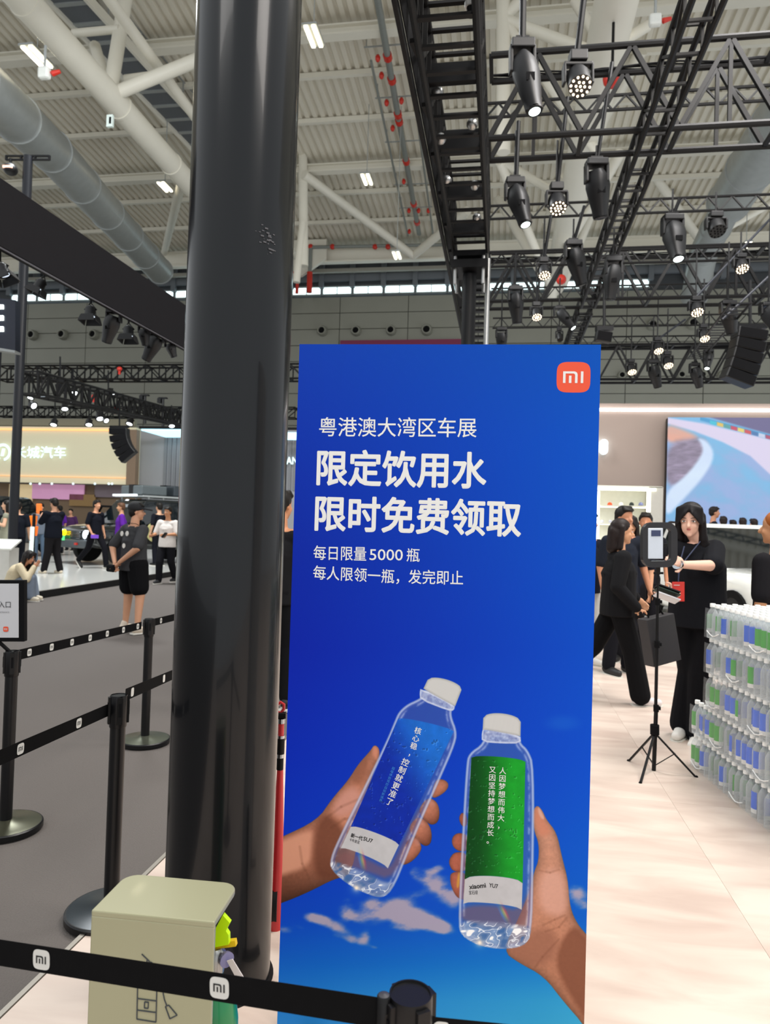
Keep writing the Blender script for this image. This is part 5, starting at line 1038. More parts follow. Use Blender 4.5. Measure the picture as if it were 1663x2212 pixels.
# things around them on the platform
p = onp(-2, 1270)
t = thing('pedestal', 'white pedestal with slanted top beside the sitting woman', 'pedestal', p); mb = MB(); mb.box(p+V((0, 0, .37)), (.5, .34, .74), rz=YAW); obj('pedestal_body', mb, mat('pedestal_white', 'c4c2bc', .4), t)
mb = MB(); mb.box(p+V((.02, 0, .8)), (.54, .4, .03), R=Matrix.Rotation(YAW, 3, 'Z') @ Matrix.Rotation(.42, 3, 'X')); obj('slanted_top', mb, mat('pedestal_top', 'deded8', .3), t)
p = onp(70, 1228); t = thing('charging_post', 'orange charging post with white stem behind the slim pole', 'charging post', p); k = mpp(p)
for (x, y0, y1, w0, w1, c) in ((82, 1088, 1109, 9, 9, 'ff7a2c'), (70, 1114, 1135, 15, 10, 'ff7e18'), (70, 1137, 1158, 18, 12, 'ff7210')):
    q = PD(x, y0, depth(p)); mb = MB(); mb.prism([(-w0*k/2, 0), (w0*k/2, 0), (w1*k/2, -(y1-y0)*k), (-w1*k/2, -(y1-y0)*k)], q, CR, CU, .12); obj('orange_housing', mb, mat('orange_'+c, c, .4, emit=.25), t, bevel=.02)
q = PD(70, 1138, depth(p)-.15); mb = MB(); mb.tube([q, PD(67, 1192, depth(p)-.15)], .05, 10); obj('stem', mb, mat('post_white', 'e8f4f0', .3, emit=.4), t); mb = MB(); mb.tube([PD(74, 1110, depth(p)), V((p.x, p.y, p.z))], .04, 8); obj('support', mb, m_black, t)
# ================================================================ FOREGROUND
# pillar ------------------------------------------------------------
pc = CAM+_R0*(-.506)+_F0*2.36; pc.z = 0; PR = .173
m_pil = mat('pillar_black', '0d0f12', .2, 0, var=.25, scale=1.2, coat=.18, stretch=(6, 6, .4), spec=.3)
t = thing('pillar', 'tall round glossy black pillar left of the blue banner', 'pillar', pc)
mb = MB(); mb.lathe([(PR, 0), (PR, 5.2)], 72, pc); obj('shaft', mb, m_pil, t, smooth=True)
q = CAM+ray(590, 508)*2.2; v = (q-pc); v.z = 0; v.normalize(); z_ = q.z
mb = MB(); rs = random.Random(3)
for i in range(34):
    a = rs.uniform(-.2, .2); zz = z_+rs.gauss(0, .02)-a*.06; d = Matrix.Rotation(a, 3, 'Z') @ v; s_ = rs.uniform(.001, .005); mb.box(V((pc.x, pc.y, zz))+d*(PR+.0003), (s_, s_*2.2, s_), rz=math.atan2(d.y, d.x))
obj('scuff_marks', mb, mat('scuff', '4a4a4e', .7), t, kind='stuff')
mb = MB(); mb.lathe([(PR+.012, 0), (PR+.012, .012), (PR, .014)], 48, pc); obj('foot_ring', mb, m_black, t)
# banner --------------------------------------------------------------
ub = V((math.cos(rad(2.8)), math.sin(rad(2.8)), 0)); A = PD(647, 744, 2.14); nb = V((ub.y, -ub.x, 0))
def onb(x, y):
    r = ray(x, y); return CAM+r*((A-CAM).dot(nb)/r.dot(nb))
B = onb(1298, 744); BW = (B-A).dot(ub); BT = (A.z+B.z)/2; B0 = V((A.x, A.y, .02)); BH_ = BT-.02
t = thing('banner', 'large blue printed banner board with Chinese lettering and two held water bottles', 'banner', B0+ub*BW/2)
mb = MB(); c = B0+ub*BW/2-nb*.006+V((0, 0, BH_/2)); mb.box(c, (BW, .011, BH_), rz=rad(2.8)); obj('board', mb, mat('board_white', 'dcdcdc', .5), t)
for e in (.12, .88): mb = MB(); q = B0+ub*BW*e-nb*.05; mb.box(V((q.x, q.y, .01)), (.06, .4, .018), rz=rad(2.8)); mb.bar(q+V((0, 0, .01)), q+V((0, 0, .5))+nb*.03, .03, .02); obj('foot', mb, m_black, t)
W_, H_ = 900, int(900*BH_/BW); X_, Y_ = pxgrid(B0, ub, V((0, 0, 1)), BW, BH_, W_, H_)
# sky print
yy = (Y_-744)/1468.; xx = (X_-610)/680.
img = np.zeros(X_.shape+(3,)); stops = [(744, '1a3ca8', '0c48b4'), (950, '1232a6', '0a48c0'), (1200, '0c26a0', '0848c2'), (1400, '0a22a4', '0644c4'), (1650, '0a2cb4', '0646cc'), (1850, '0838c0', '0450cc'), (1980, '0648c2', '0456ca'), (2080, '0a66c8', '1672cc'), (2160, '2a86d4', '3c90d2'), (2320, '58a8de', '60aadc')]
ysx = [s[0] for s in stops]; 
for ch in range(3):
    l = np.interp(Y_, ysx, [L3(s[1])[ch] for s in stops]); r = np.interp(Y_, ysx, [L3(s[2])[ch] for s in stops]); img[..., ch] = l+(r-l)*np.clip(xx, 0, 1)
img[..., 0] *= np.where(Y_ < 2000, .3, .3+.5*np.clip((Y_-2000)/120, 0, 1)); img[..., 1] *= .95+.16*np.clip(xx, 0, 1)
# clouds
cl = np.zeros(X_.shape)
for cx, cy, rx, ry, an, am in ((680, 1982, 26, 12, .1, .8), (718, 1999, 42, 12, .35, .8), (757, 1978, 26, 15, .3, .85), (748, 1950, 18, 22, .7, .35), (800, 1960, 30, 30, .2, .4), (850, 1970, 55, 26, .15, .9), (905, 1985, 60, 20, .2, .9), (950, 2002, 30, 13, .3, .8), (880, 1940, 40, 16, -.4, .5), (930, 1900, 30, 26, .6, .6), (970, 1935, 40, 26, .4, .8), (940, 1877, 22, 9, -.3, .7), (895, 1885, 14, 14, 0, .55), (985, 1890, 22, 18, .3, .4), (615, 2008, 22, 11, .1, .5), (650, 2002, 20, 8, .3, .35), (790, 2025, 14, 18, .4, .6), (765, 2032, 20, 10, .2, .6), (808, 2046, 12, 6, .1, .4), (725, 2022, 22, 8, .2, .3), (870, 2006, 45, 8, .1, .35), (1248, 1930, 26, 22, .2, .75), (1262, 1960, 20, 12, 0, .4), (1210, 1560, 22, 12, 0, .18), (700, 1310, 10, 2, 0, 0)):
    u = (X_-cx)*math.cos(an)+(Y_-cy)*math.sin(an); v = -(X_-cx)*math.sin(an)+(Y_-cy)*math.cos(an); cl = cl+am*np.exp(-((u/rx)**2+(v/ry)**2))
nz_ = vnoise(X_+Y_*.35, Y_*1.6, 26, 11, 5); cl = sst(.24, .85, cl*(.45+1.1*nz_)); cl = np.where(Y_ < 1700, cl*.3, cl)
img = blend(img, cl*.93, L3('b3a4b4'))
img = blend(img, sst(1.2, .2, np.hypot((X_-1215)/45., (Y_-1562)/20.))*.18, L3('3a8ad8'))
fn = vnoise(X_, Y_, 5, 5, 3)
def sh(img, pts, col, soft=1.6, it=2, mask=None, op=1.0):
    d = polysd(X_, Y_, smooth_poly(pts, it) if it else pts); m = sst(soft, -soft, d)*op
    if mask is not None: m = m*mask
    return blend(img, m, col), d, m
def skin_shade(pts, img, lit, dark, k=(1, 0), off=0, span=60, it=2, edge=10):
    d = polysd(X_, Y_, smooth_poly(pts, it) if it else pts); m = sst(1.4, -1.4, d); g = sst(off-span, off+span, X_*k[0]+Y_*k[1])
    col = L3(lit)[None, None]*(1-g[..., None])+L3(dark)[None, None]*g[..., None]; rim = np.exp(np.minimum(d, 0)/edge); col = col*(1-.32*rim[..., None])*(.93+.14*fn[..., None]); return blend(img, m, col), m
def P3(l, sc=3.8146, ox=590, oy=1420): return [(ox+x/sc, oy+y/sc) for x, y in l]
def P4(l): return P3(l, 3.1057, 940, 1500)
# hand one: forearm, palm, thumb
arm1 = P3([(-260, 1620), (60, 1485), (365, 1340), (480, 1170), (620, 1010), (700, 880), (800, 770), (835, 715), (880, 755), (870, 850), (800, 1000), (800, 1300), (700, 1500), (640, 1800), (510, 1820), (300, 1930), (60, 2030), (-260, 2120)])
img, m1 = skin_shade(arm1, img, 'cc866a', '5e3626', (-.30, .95), 1588, 95, it=2, edge=16)
img, _, _ = sh(img, P3([(-260, 1630), (70, 1510), (340, 1400), (330, 1560), (300, 1720), (60, 1800), (-260, 1880)]), L3('d8987c'), 9, 2, m1, .9)
img, _, _ = sh(img, P3([(340, 1400), (420, 1290), (520, 1330), (640, 1500), (600, 1800), (380, 1850), (320, 1700)]), L3('643828'), 12, 2, m1, .75)
img, _, _ = sh(img, P3([(560, 1100), (690, 1060), (740, 1180), (600, 1330), (470, 1280)]), L3('d09484'), 12, 2, m1, .85)
img, _, _ = sh(img, P3([(700, 890), (790, 800), (770, 1000), (700, 1060), (640, 1010)]), L3('8a5540'), 9, 2, m1, .6)
img, _, _ = sh(img, P3([(815, 740), (845, 728), (872, 760), (855, 850), (820, 810)]), L3('d38a70'), 5, 2, m1, .9)
for pts in ([(700, 1170), (560, 1230), (430, 1330)], [(220, 1560), (240, 1700), (300, 1830)], [(690, 1320), (590, 1330), (480, 1400)]):
    q = P3(pts)
    for a, b_ in zip(q[:-1], q[1:]):
        t_ = np.clip(((X_-a[0])*(b_[0]-a[0])+(Y_-a[1])*(b_[1]-a[1]))/((b_[0]-a[0])**2+(b_[1]-a[1])**2), 0, 1); dd = np.hypot(X_-a[0]-(b_[0]-a[0])*t_, Y_-a[1]-(b_[1]-a[1])*t_); img = blend(img, sst(5, .5, dd)*.16*m1, L3('54301f'))
for pts in ([(1330, 1010), (1400, 1000), (1450, 1040), (1430, 1100), (1340, 1160), (1300, 1150)], [(1235, 1190), (1290, 1155), (1350, 1190), (1375, 1270), (1360, 1360), (1300, 1385), (1230, 1330), (1200, 1260)], [(1140, 1360), (1200, 1310), (1270, 1350), (1310, 1440), (1300, 1540), (1240, 1560), (1150, 1470), (1120, 1420)], [(1110, 1500), (1160, 1465), (1215, 1530), (1225, 1590), (1150, 1680), (1060, 1720), (1040, 1650)]):
    img, m_ = skin_shade(P3(pts), img, 'c27a60', '7c4634', (.5, .86), 0.5*(590+pts[2][0]/3.8146)+.86*(1420+pts[3][1]/3.8146)+8, 26, edge=5)
for cx, cy in ((1300, 1195), (1215, 1355), (1180, 1520)): img, _, _ = sh(img, P3([(cx-30, cy-20), (cx+10, cy-30), (cx+35, cy+30), (cx, cy+30)]), L3('c8897a'), 4, 2, None, .6)
# hand two
arm2 = P4([(655, 775), (685, 740), (720, 780), (745, 840), (815, 925), (850, 1090), (890, 1240), (900, 1400), (935, 1510), (1010, 1610), (1300, 1900), (1300, 2700), (1010, 2230), (860, 2060), (730, 1890), (560, 1800), (450, 1720), (560, 1500), (640, 1300), (665, 1180), (692, 1120), (695, 1000), (660, 910)])
img, m2 = skin_shade(arm2, img, 'd89c82', 'b4785c', (-.2, 1), 1700, 260, it=2, edge=9)
img, _, _ = sh(img, P4([(850, 1640), (935, 1540), (1020, 1640), (1300, 1960), (1300, 2700), (1010, 2180), (880, 1980), (800, 1800)]), L3('7c4a36'), 8, 2, m2, .75)
img, _, _ = sh(img, P4([(700, 1180), (860, 1170), (900, 1400), (850, 1500), (690, 1450)]), L3('e0aa98'), 14, 2, m2, .7)
img, _, _ = sh(img, P4([(655, 790), (690, 748), (730, 830), (790, 930), (700, 960), (665, 880)]), L3('d08468'), 8, 2, m2, .8)
img, _, _ = sh(img, P4([(688, 750), (712, 780), (735, 835), (715, 838), (692, 800)]), L3('dcae9c'), 2.5, 2, m2, .8)
img, _, _ = sh(img, P4([(560, 1640), (700, 1560), (820, 1600), (820, 1760), (660, 1840), (480, 1730)]), L3('9a6550'), 12, 2, m2, .7)
for pts in ([(700, 1180), (770, 1195), (830, 1175)], [(720, 1550), (800, 1510), (870, 1480)], [(740, 1590), (830, 1560), (880, 1500)], [(830, 1640), (720, 1760), (670, 1830)]):
    q = P4(pts)
    for a, b_ in zip(q[:-1], q[1:]):
        t_ = np.clip(((X_-a[0])*(b_[0]-a[0])+(Y_-a[1])*(b_[1]-a[1]))/((b_[0]-a[0])**2+(b_[1]-a[1])**2), 0, 1); dd = np.hypot(X_-a[0]-(b_[0]-a[0])*t_, Y_-a[1]-(b_[1]-a[1])*t_); img = blend(img, sst(4, .4, dd)*.2*m2, L3('6e4230'))
for pts in ([(155, 830), (180, 785), (215, 820), (215, 880), (180, 890)], [(110, 960), (150, 925), (220, 940), (220, 1050), (160, 1055), (115, 1020)], [(95, 1100), (130, 1055), (215, 1060), (215, 1190), (120, 1190), (92, 1140)], [(105, 1190), (215, 1185), (215, 1380), (150, 1370), (110, 1300), (98, 1240)]):
    img, m_ = skin_shade(P4(pts), img, 'b86650', '86442f', (1, .2), 940+200/3.1+.2*(1500+pts[0][1]/3.1), 22, edge=4)
img, _, _ = sh(img, P4([(155, 1190), (168, 1200), (162, 1290), (140, 1300)]), L3('e0b040'), 3, 2, None, .7)
def bottle_print(img, body, neck, cap_, label, white, lc0, lc1, gdir, grange, ridge, water, pinkpoly, capax):
    # clear body over what lies behind, slightly brighter with a bright rim
    d = polysd(X_, Y_, smooth_poly(body, 2)); m = sst(1.2, -1.2, d)*1.0; n1 = vnoise(X_, Y_, 14, 21, 4); n2 = vnoise(X_, Y_, 5, 23, 3); n3 = vnoise(X_+Y_*.5, Y_*1.2, 17, 29, 2)
    base = img*.62+L3('a8a8d8')*.26; img = blend(img, m, base)
    img, _, _ = sh(img, pinkpoly, img*.35+L3('8a5a5c')*.65, 7, 2, m, .85)
    img = blend(img, m*np.exp(-((d+3.5)/3.0)**2)*.75, L3('c8d2f0')); img = blend(img, m*np.exp(-((d+11)/3.0)**2)*.45*sst(.3, .7, n1), L3('e8ecff'))
    img = blend(img, m*np.exp(-((d+8)/2.0)**2)*.4, L3('4858a8'))
    dw = polysd(X_, Y_, smooth_poly(water, 2)); mw = sst(5, -5, dw)*m; img = blend(img, mw, img*.35+np.stack([.30+.6*n3, .38+.55*n3, .52+.48*n3], -1)*.65)
    img = blend(img, mw*sst(.035, .012, np.abs(n3-.5))*.85, L3('f4f8ff')); img = blend(img, mw*sst(.36, .24, n3)*.7, L3('3c6aa8')); img = blend(img, mw*sst(.7, .78, n3), L3('ffffff'))
    d = polysd(X_, Y_, smooth_poly(neck, 1)); mn = sst(1.2, -1.2, d); img = blend(img, mn*.75, np.stack([.46+.4*n2, .48+.42*n2, .66+.3*n2], -1)); img = blend(img, mn*np.exp(-((d+2)/2.2)**2)*.7, L3('dfe4f4'))
    dl = polysd(X_, Y_, label); ml = sst(1, -1, dl); g = sst(grange[0], grange[1], X_*gdir[0]+Y_*gdir[1]); col = L3(lc0)*(1-g[..., None])+L3(lc1)*g[..., None]
    img = blend(img, ml, col*(.93+.14*n1[..., None])); dr = sst(.74, .8, vnoise(X_, Y_, 6, 31, 2))*ml; img = blend(img, dr*.5, col*1.0+.22); img = blend(img, sst(.77, .83, vnoise(X_+1.5, Y_+1.5, 6, 31, 2))*ml*.5, col*.5)
    dw_ = polysd(X_, Y_, white); mw_ = sst(1, -1, dw_); img = blend(img, mw_, L3('c4c2c4')*(.97+.06*n1[..., None]))
    dc = polysd(X_, Y_, smooth_poly(cap_, 0)); mc = sst(1, -1, dc); u = X_*capax[0]+Y_*capax[1]; v = X_*capax[1]-Y_*capax[0]; c_ = .80+.05*np.sin(u*2.4)*(dc < -2)-.10*sst(-6, 0, dc)
    img = blend(img, mc, np.stack([c_, c_*.995, c_*.98], -1)); img = blend(img, mc*np.exp(-((v-ridge)/1.6)**2)*.5, L3('8c8c94')); return img
def arcpoly(LT, RT, RB, LB, bt, bb, n=12):
    ax_ = np.array([(LT[0]+RT[0]-LB[0]-RB[0])/2, (LT[1]+RT[1]-LB[1]-RB[1])/2], float); ax_ /= np.hypot(*ax_); out = []
    for (p, q, b_) in ((LT, RT, bt), (RB, LB, bb)):
        for i in range(n+1):
            t_ = i/n; s_ = math.sqrt(max(0, 1-(2*t_-1)**2))*b_; out.append((p[0]+(q[0]-p[0])*t_+ax_[0]*s_, p[1]+(q[1]-p[1])*t_+ax_[1]*s_))
    return out
b1 = P3([(1030, 450), (1100, 385), (1190, 345), (1225, 320), (1240, 245), (1500, 385), (1470, 440), (1475, 500), (1515, 600), (1510, 700), (1380, 1000), (1200, 1400), (1080, 1700), (1010, 1870), (930, 1975), (830, 1975), (640, 1890), (480, 1760), (462, 1660), (560, 1440), (760, 1040), (930, 690), (1000, 520)])
img = bottle_print(img, b1, P3([(1215, 250), (1500, 390), (1490, 440), (1440, 440), (1210, 350), (1205, 290)]), P3(arcpoly((1272, 185), (1552, 268), (1500, 402), (1238, 256), 48, -4)),
    P3(arcpoly((1030, 505), (1488, 610), (1036, 1545), (640, 1395), 22, 26)), P3(arcpoly((640, 1395), (1036, 1545), (945, 1738), (556, 1572), 26, 24)),
    '0a2ca6', '1c6cd0', (.9, -.43), (35, 150), 0, P3([(470, 1680), (560, 1700), (760, 1770), (900, 1850), (1010, 1860), (930, 1975), (830, 1975), (640, 1890), (480, 1760)]), P3([(560, 1590), (760, 1650), (940, 1750), (1010, 1650), (1200, 1230), (1240, 1250), (1010, 1850), (760, 1760), (520, 1690)]), (.90, .43))
b2 = P4([(325, 225), (325, 325), (220, 395), (205, 480), (180, 900), (150, 1520), (170, 1620), (300, 1690), (450, 1712), (600, 1690), (650, 1600), (662, 1200), (668, 480), (625, 370), (572, 325), (572, 270)])
img = bottle_print(img, b2, P4([(325, 215), (572, 270), (576, 330), (450, 330), (312, 320), (310, 260)]), P4(arcpoly((322, 158), (574, 184), (572, 282), (318, 236), 44, 4)),
    P4(arcpoly((243, 424), (605, 452), (586, 1266), (198, 1240), 20, 34)), P4(arcpoly((198, 1240), (586, 1266), (580, 1444), (188, 1404), 34, 22)),
    '064416', '1aa02c', (1, 0), (1015, 1120), 0, P4([(155, 1530), (300, 1520), (500, 1540), (650, 1560), (640, 1640), (600, 1690), (450, 1712), (300, 1690), (170, 1620)]), P4([(170, 1420), (390, 1410), (600, 1460), (655, 1100), (655, 1600), (155, 1530)]), (1, .06))
# rainbow glints
for cx, cy, ax_, L_ in ((782, 1858, 1.35, 16), (1088, 1972, 1.1, 16)):
    u = (X_-cx)*math.cos(ax_)+(Y_-cy)*math.sin(ax_); v = -(X_-cx)*math.sin(ax_)+(Y_-cy)*math.cos(ax_)
    for i, c in enumerate(('c85060', 'e8c060', '80c080', '5088d8')): img = blend(img, np.exp(-((v-(i-1.5)*3.4)/2.2)**2-(u/L_)**2)*.6, L3(c))
for cx, cy in ((770, 1918), (1036, 2036)): img = blend(img, np.clip(np.exp(-np.hypot(X_-cx, Y_-cy)/5.)*1.5, 0, 1), L3('fff0dc'))
mp = image_mat('banner_print', img, rough=.5); mp.node_tree.nodes['Principled BSDF'].inputs['Specular IOR Level'].default_value = .12; printed('print', B0+nb*.0006, ub, V((0, 0, 1)), BW, BH_, mp, t)
mw = mat('print_ink_white', 'e6e6e2', .5, var=.01); fb_ = (onb, nb)
lettering('粤港澳大湾区车展', fb_, (689, 943), (1029, 945), 42, mw, t, bold=.006)
lettering('限定饮用水', fb_, (683, 1049), (1050, 1057), 79, mw, t, bold=.026)
lettering('限时免费领取', fb_, (679, 1147), (1125, 1161), 78, mw, t, bold=.026)
lettering('每日限量', fb_, (677, 1209), (791, 1212), 31, mw, t, bold=.008); lettering('5000', fb_, (798, 1210), (870, 1211), 24, mw, t, bold=.006); lettering('瓶', fb_, (878, 1213), (906, 1214), 29, mw, t, bold=.008)
lettering('每人限领一瓶，', fb_, (676, 1252), (862, 1262), 31, mw, t, bold=.008); lettering('发完即止', fb_, (882, 1261), (1000, 1264), 31, mw, t, bold=.008)
mb = MB(); bo = onb(1238.5, 815); k = (onb(1275, 815)-onb(1202, 815)).length/2; mi_badge(bo, ub, V((0, 0, 1))*(34/36.5), k, mat('logo_orange', 'e8502c', .5, var=.01), mw, t)
lettering('核心稳，', fb_, (905, 1570), (887, 1636), 16, mw, t, stack=True, bold=.012); lettering('控制就更准了', fb_, (879, 1638), (838, 1740), 16, mw, t, stack=True, bold=.012)
cy_ = mat('print_ink_cyan', '2f86dc', .5, var=.01); lettering('越级体验驾控自如新境界', fb_, (851, 1656), (821, 1732), 8, cy_, t, stack=True)
gk = mat('print_ink_black', '1c1c20', .5); lettering('人因梦想而伟大，', fb_, (1086, 1656), (1081, 1792), 14, mw, t, stack=True, bold=.01); lettering('又因坚持梦想而成长。', fb_, (1064, 1654), (1058, 1824), 14, mw, t, stack=True, bold=.01)
lettering('新一代', fb_, (757, 1808), (782, 1816), 10, gk, t, bold=.03); lettering('SU7', fb_, (784, 1815), (804, 1821), 9, gk, t, bold=.02); lettering('卡布里蓝', fb_, (754, 1816), (776, 1823), 7, gk, t)
lettering('xiaomi', fb_, (1014, 1921), (1050, 1917), 10, gk, t, bold=.03); lettering('YU7', fb_, (1056, 1916), (1075, 1919), 9, gk, t, bold=.02); lettering('宝石绿', fb_, (1013, 1932), (1032, 1932), 9, gk, t)
# red trolley seen in the gap --------------------------------------------
d0 = 2.62; t = thing('folding_scooter', 'red folding scooter stem seen in the slit between pillar and banner', 'scooter', (PD(590, 2100, d0).x, PD(590, 2100, d0).y, 0))
def q_(x, y, dd=0): return PD(x, y, d0+dd)
mr = mat('scooter_red', 'd02c30', .35, coat=.3)
mb = MB(); mb.tube([q_(598, 1524), q_(606, 1517), q_(613, 1522), q_(613, 1532), q_(606, 1540), q_(598, 1538)], .006, 8); obj('handle_loop', mb, mr, t, smooth=True)
mb = MB(); mb.tube([q_(598, 1545), q_(618, 1545)], .013, 10); obj('grip', mb, m_black, t)
for i, (y0, y1, m, r) in enumerate(((1552, 1562, m_chrome, .014), (1562, 1588, mr, .011), (1588, 1594, m_chrome, .015), (1594, 1628, m_black, .015), (1628, 1636, m_chrome, .015), (1636, 1662, m_black, .013))): mb = MB(); mb.tube([q_(608-.03*(y0-1545), y0), q_(608-.03*(y1-1545), y1)], r, 12); obj('stem_segment', mb, m, t, smooth=True)
mb = MB(); mb.tube([q_(605, 1662), q_(601, 1800), q_(596, 1960), q_(594, 2020)], [.012, .02, .03, .03], 12); obj('red_stem', mb, mr, t, smooth=True)
c = q_(588, 2110, .05); mb = MB(); mb.lathe([(.06, -.02), (.1, -.02), (.1, .02), (.06, .02)], 24, (c.x, c.y, .1), _R0); obj('wheel', mb, m_tyre, t, smooth=True); mb = MB(); mb.tube([q_(594, 2020), V((c.x, c.y, .1))], .018, 8); obj('fork', mb, m_galv, t)
# beige extinguisher cover ------------------------------------------------
zt = .70; m_bei = mat('beige_lacquer', '9f9d7e', .28, var=.03, scale=3, coat=.2)
fl, fr_ = PZ(197, 1966, zt), PZ(463, 1992, zt); ux = (fr_-fl); ux.z = 0; wB = ux.length; ux.normalize(); uy = V((-ux.y, ux.x, 0)); dB = (PZ(519, 1908, zt)-fr_).dot(uy)
t = thing('extinguisher_cover', 'beige metal cover box with line drawing, in front of the pillar foot', 'box', (fl+ux*wB/2+uy*dB/2)-V((0, 0, zt)))
R_ = .035; pts = [(0, 0), (wB, 0)]+[(wB-R_+R_*math.cos(a), dB-R_+R_*math.sin(a)) for a in [PI/2*i/6 for i in range(7)]]+[(R_+R_*math.cos(a), dB-R_+R_*math.sin(a)) for a in [PI/2+PI/2*i/6 for i in range(7)]]
mb = MB(); mb.prism(pts, fl, ux, uy, .013); obj('top_plate', mb, m_bei, t, bevel=.003)
mb = MB(); mb.box(fl+ux*wB/2+uy*.006-V((0, 0, zt/2+.005)), (wB, .012, zt-.012), rz=math.atan2(ux.y, ux.x)); obj('front_plate', mb, m_bei, t, bevel=.003)
mb = MB(); mb.box(fl+ux*.006+uy*(dB/2)-V((0, 0, zt/2+.007)), (.012, dB-.07, zt-.014), rz=math.atan2(ux.y, ux.x)); obj('side_plate', mb, m_bei, t)
ln = mat('ink_grey', '3c4246', .6)
def onf(x, y): r = ray(x, y); return CAM+r*((fl-CAM).dot(uy)/r.dot(uy))-uy*.001
def stroke(pts, wd=.0012, nm='line_drawing'):
    mb = MB(); P = [onf(*p) for p in pts]
    for a, b_ in zip(P[:-1], P[1:]): mb.bar(a, b_, wd*1.6, wd, up=uy)
    obj(nm, mb, ln, t)
S = lambda l: [(150+x/3.326, 1840+y/3.326) for x, y in l]
for l in ([(520, 733), (575, 785)], [(558, 775), (558, 800)], [(575, 785), (568, 800)], [(570, 800), (585, 790), (600, 803)], [(490, 985), (485, 1200), (622, 1222), (628, 1005)], [(489, 1052), (625, 1070)], [(487, 1135), (623, 1153)], [(541, 1077), (539, 1120), (566, 1124), (568, 1080), (541, 1077)], [(675, 1020), (683, 1060), (700, 1103)], [(690, 1110), (714, 1100), (774, 1172), (722, 1198), (690, 1110)], [(540, 820), (520, 880), (492, 930), (490, 985)], [(600, 803), (626, 930), (628, 1005)], [(600, 815), (660, 880), (675, 1020)]): stroke(S(l))
# extinguisher
c = fl+ux*(wB-.03)+uy*.1; c.z = 0; t = thing('fire_extinguisher', 'green fire extinguisher with gauge, standing inside the beige cover', 'extinguisher', c)
mb = MB(); mb.lathe([(.05, 0), (.053, .01), (.053, .44), (.045, .49), (.02, .525), (.016, .54)], 24, c); obj('cylinder', mb, mat('ext_green', '0f7a44', .3, coat=.4), t, smooth=True)
mb = MB(); mb.lathe([(.02, .54), (.022, .58), (.014, .59)], 12, c); obj('valve', mb, m_silver, t, smooth=True)
g_ = c+ux*.028-uy*.012+V((0, 0, .575)); mb = MB(); mb.lathe([(.015, -.004), (.016, .005), (.0, .006)], 16, g_, (ux-uy)); obj('gauge', mb, mat('gauge_violet', '7a78a0', .2), t); mb = MB(); mb.bar(c+V((0, 0, .595)), c+ux*.045+V((0, 0, .605)), .012); obj('pin', mb, mat('pin_yellow', 'e8c000', .4), t)
mb = MB(); a = c+V((0, 0, .60)); mb.prism([(0, 0), (.035, .01), (.034, .03), (.028, .038), (.036, .055), (.02, .07), (.0, .03)], a+ux*.0-uy*.02, ux, V((0, 0, 1)), .012); obj('lever', mb, mat('lime', 'c4f000', .4, emit=.1), t, label='bright lime green lever')
mb = MB(); mb.prism([(0, 0), (.012, .005), (.055, -.055), (.038, -.06)], g_+ux*.005-uy*.01+V((0, 0, .002)), ux, V((0, 0, 1)), .002); obj('hang_tag', mb, mat('tag_white', 'e0d8d4', .6), t)
mb = MB(); mb.box(c-uy*.0535+V((0, 0, .33)), (.04, .001, .1), rz=math.atan2(ux.y, ux.x)); obj('label_panel', mb, mat('ext_label', 'd88a60', .5), t)
# stanchions ---------------------------------------------------------------
m_st = mat('stanchion_black', '0c0c0e', .35, 0, var=.1, spec=.35); m_tape = mat('tape_black', '101011', .9, var=.15, scale=60, spec=.08); m_bw = mat('badge_pale', 'cfcfca', .6, var=.02); m_bk = mat('badge_ink', '101010', .7)
def stanchion(p, h, label, base='141619', r=.032, br=.165, dirs=()):
    p = V((p[0], p[1], 0)); t = thing('barrier_post', label, 'barrier post', p, None)
    mb = MB(); mb.lathe([(br, 0), (br, .022), (br*.97, .027)], 40, p); obj('base_rim', mb, m_st, t, smooth=True)
    mb = MB(); mb.lathe([(br*.965, .0265), (br*.8, .031), (br*.3, .04), (r*1.1, .046)], 40, p); obj('base_plate', mb, mat('base_'+base, base, .28, .75 if base != '2a3238' else .2), t, smooth=True)
    mb = MB(); mb.lathe([(r*.88, .03), (r*.88, h-.12)], 24, p); obj('tube', mb, m_st, t, smooth=True)
    mb = MB(); mb.lathe([(r*.95, h-.125), (r, h-.12), (r, h-.01), (r*.97, h-.004), (r*.9, h-.004), (r*.88, h-.007), (.001, h-.007)], 32, p); hd = obj('tape_head', mb, m_st, t, smooth=True)
    for i in range(4):
        a = PI/2*i+YAW+.5; d = V((math.cos(a), math.sin(a), 0)); mb = MB(); mb.box(p+d*(r+.002)+V((0, 0, h-.06)), (.008, .02, .1), rz=a); obj('tape_slot', mb, m_st, hd); mb = MB(); mb.box(p+d*(r+.0065)+V((0, 0, h-.055)), (.002, .01, .05), rz=a); obj('catch', mb, m_matte, hd)
    return t
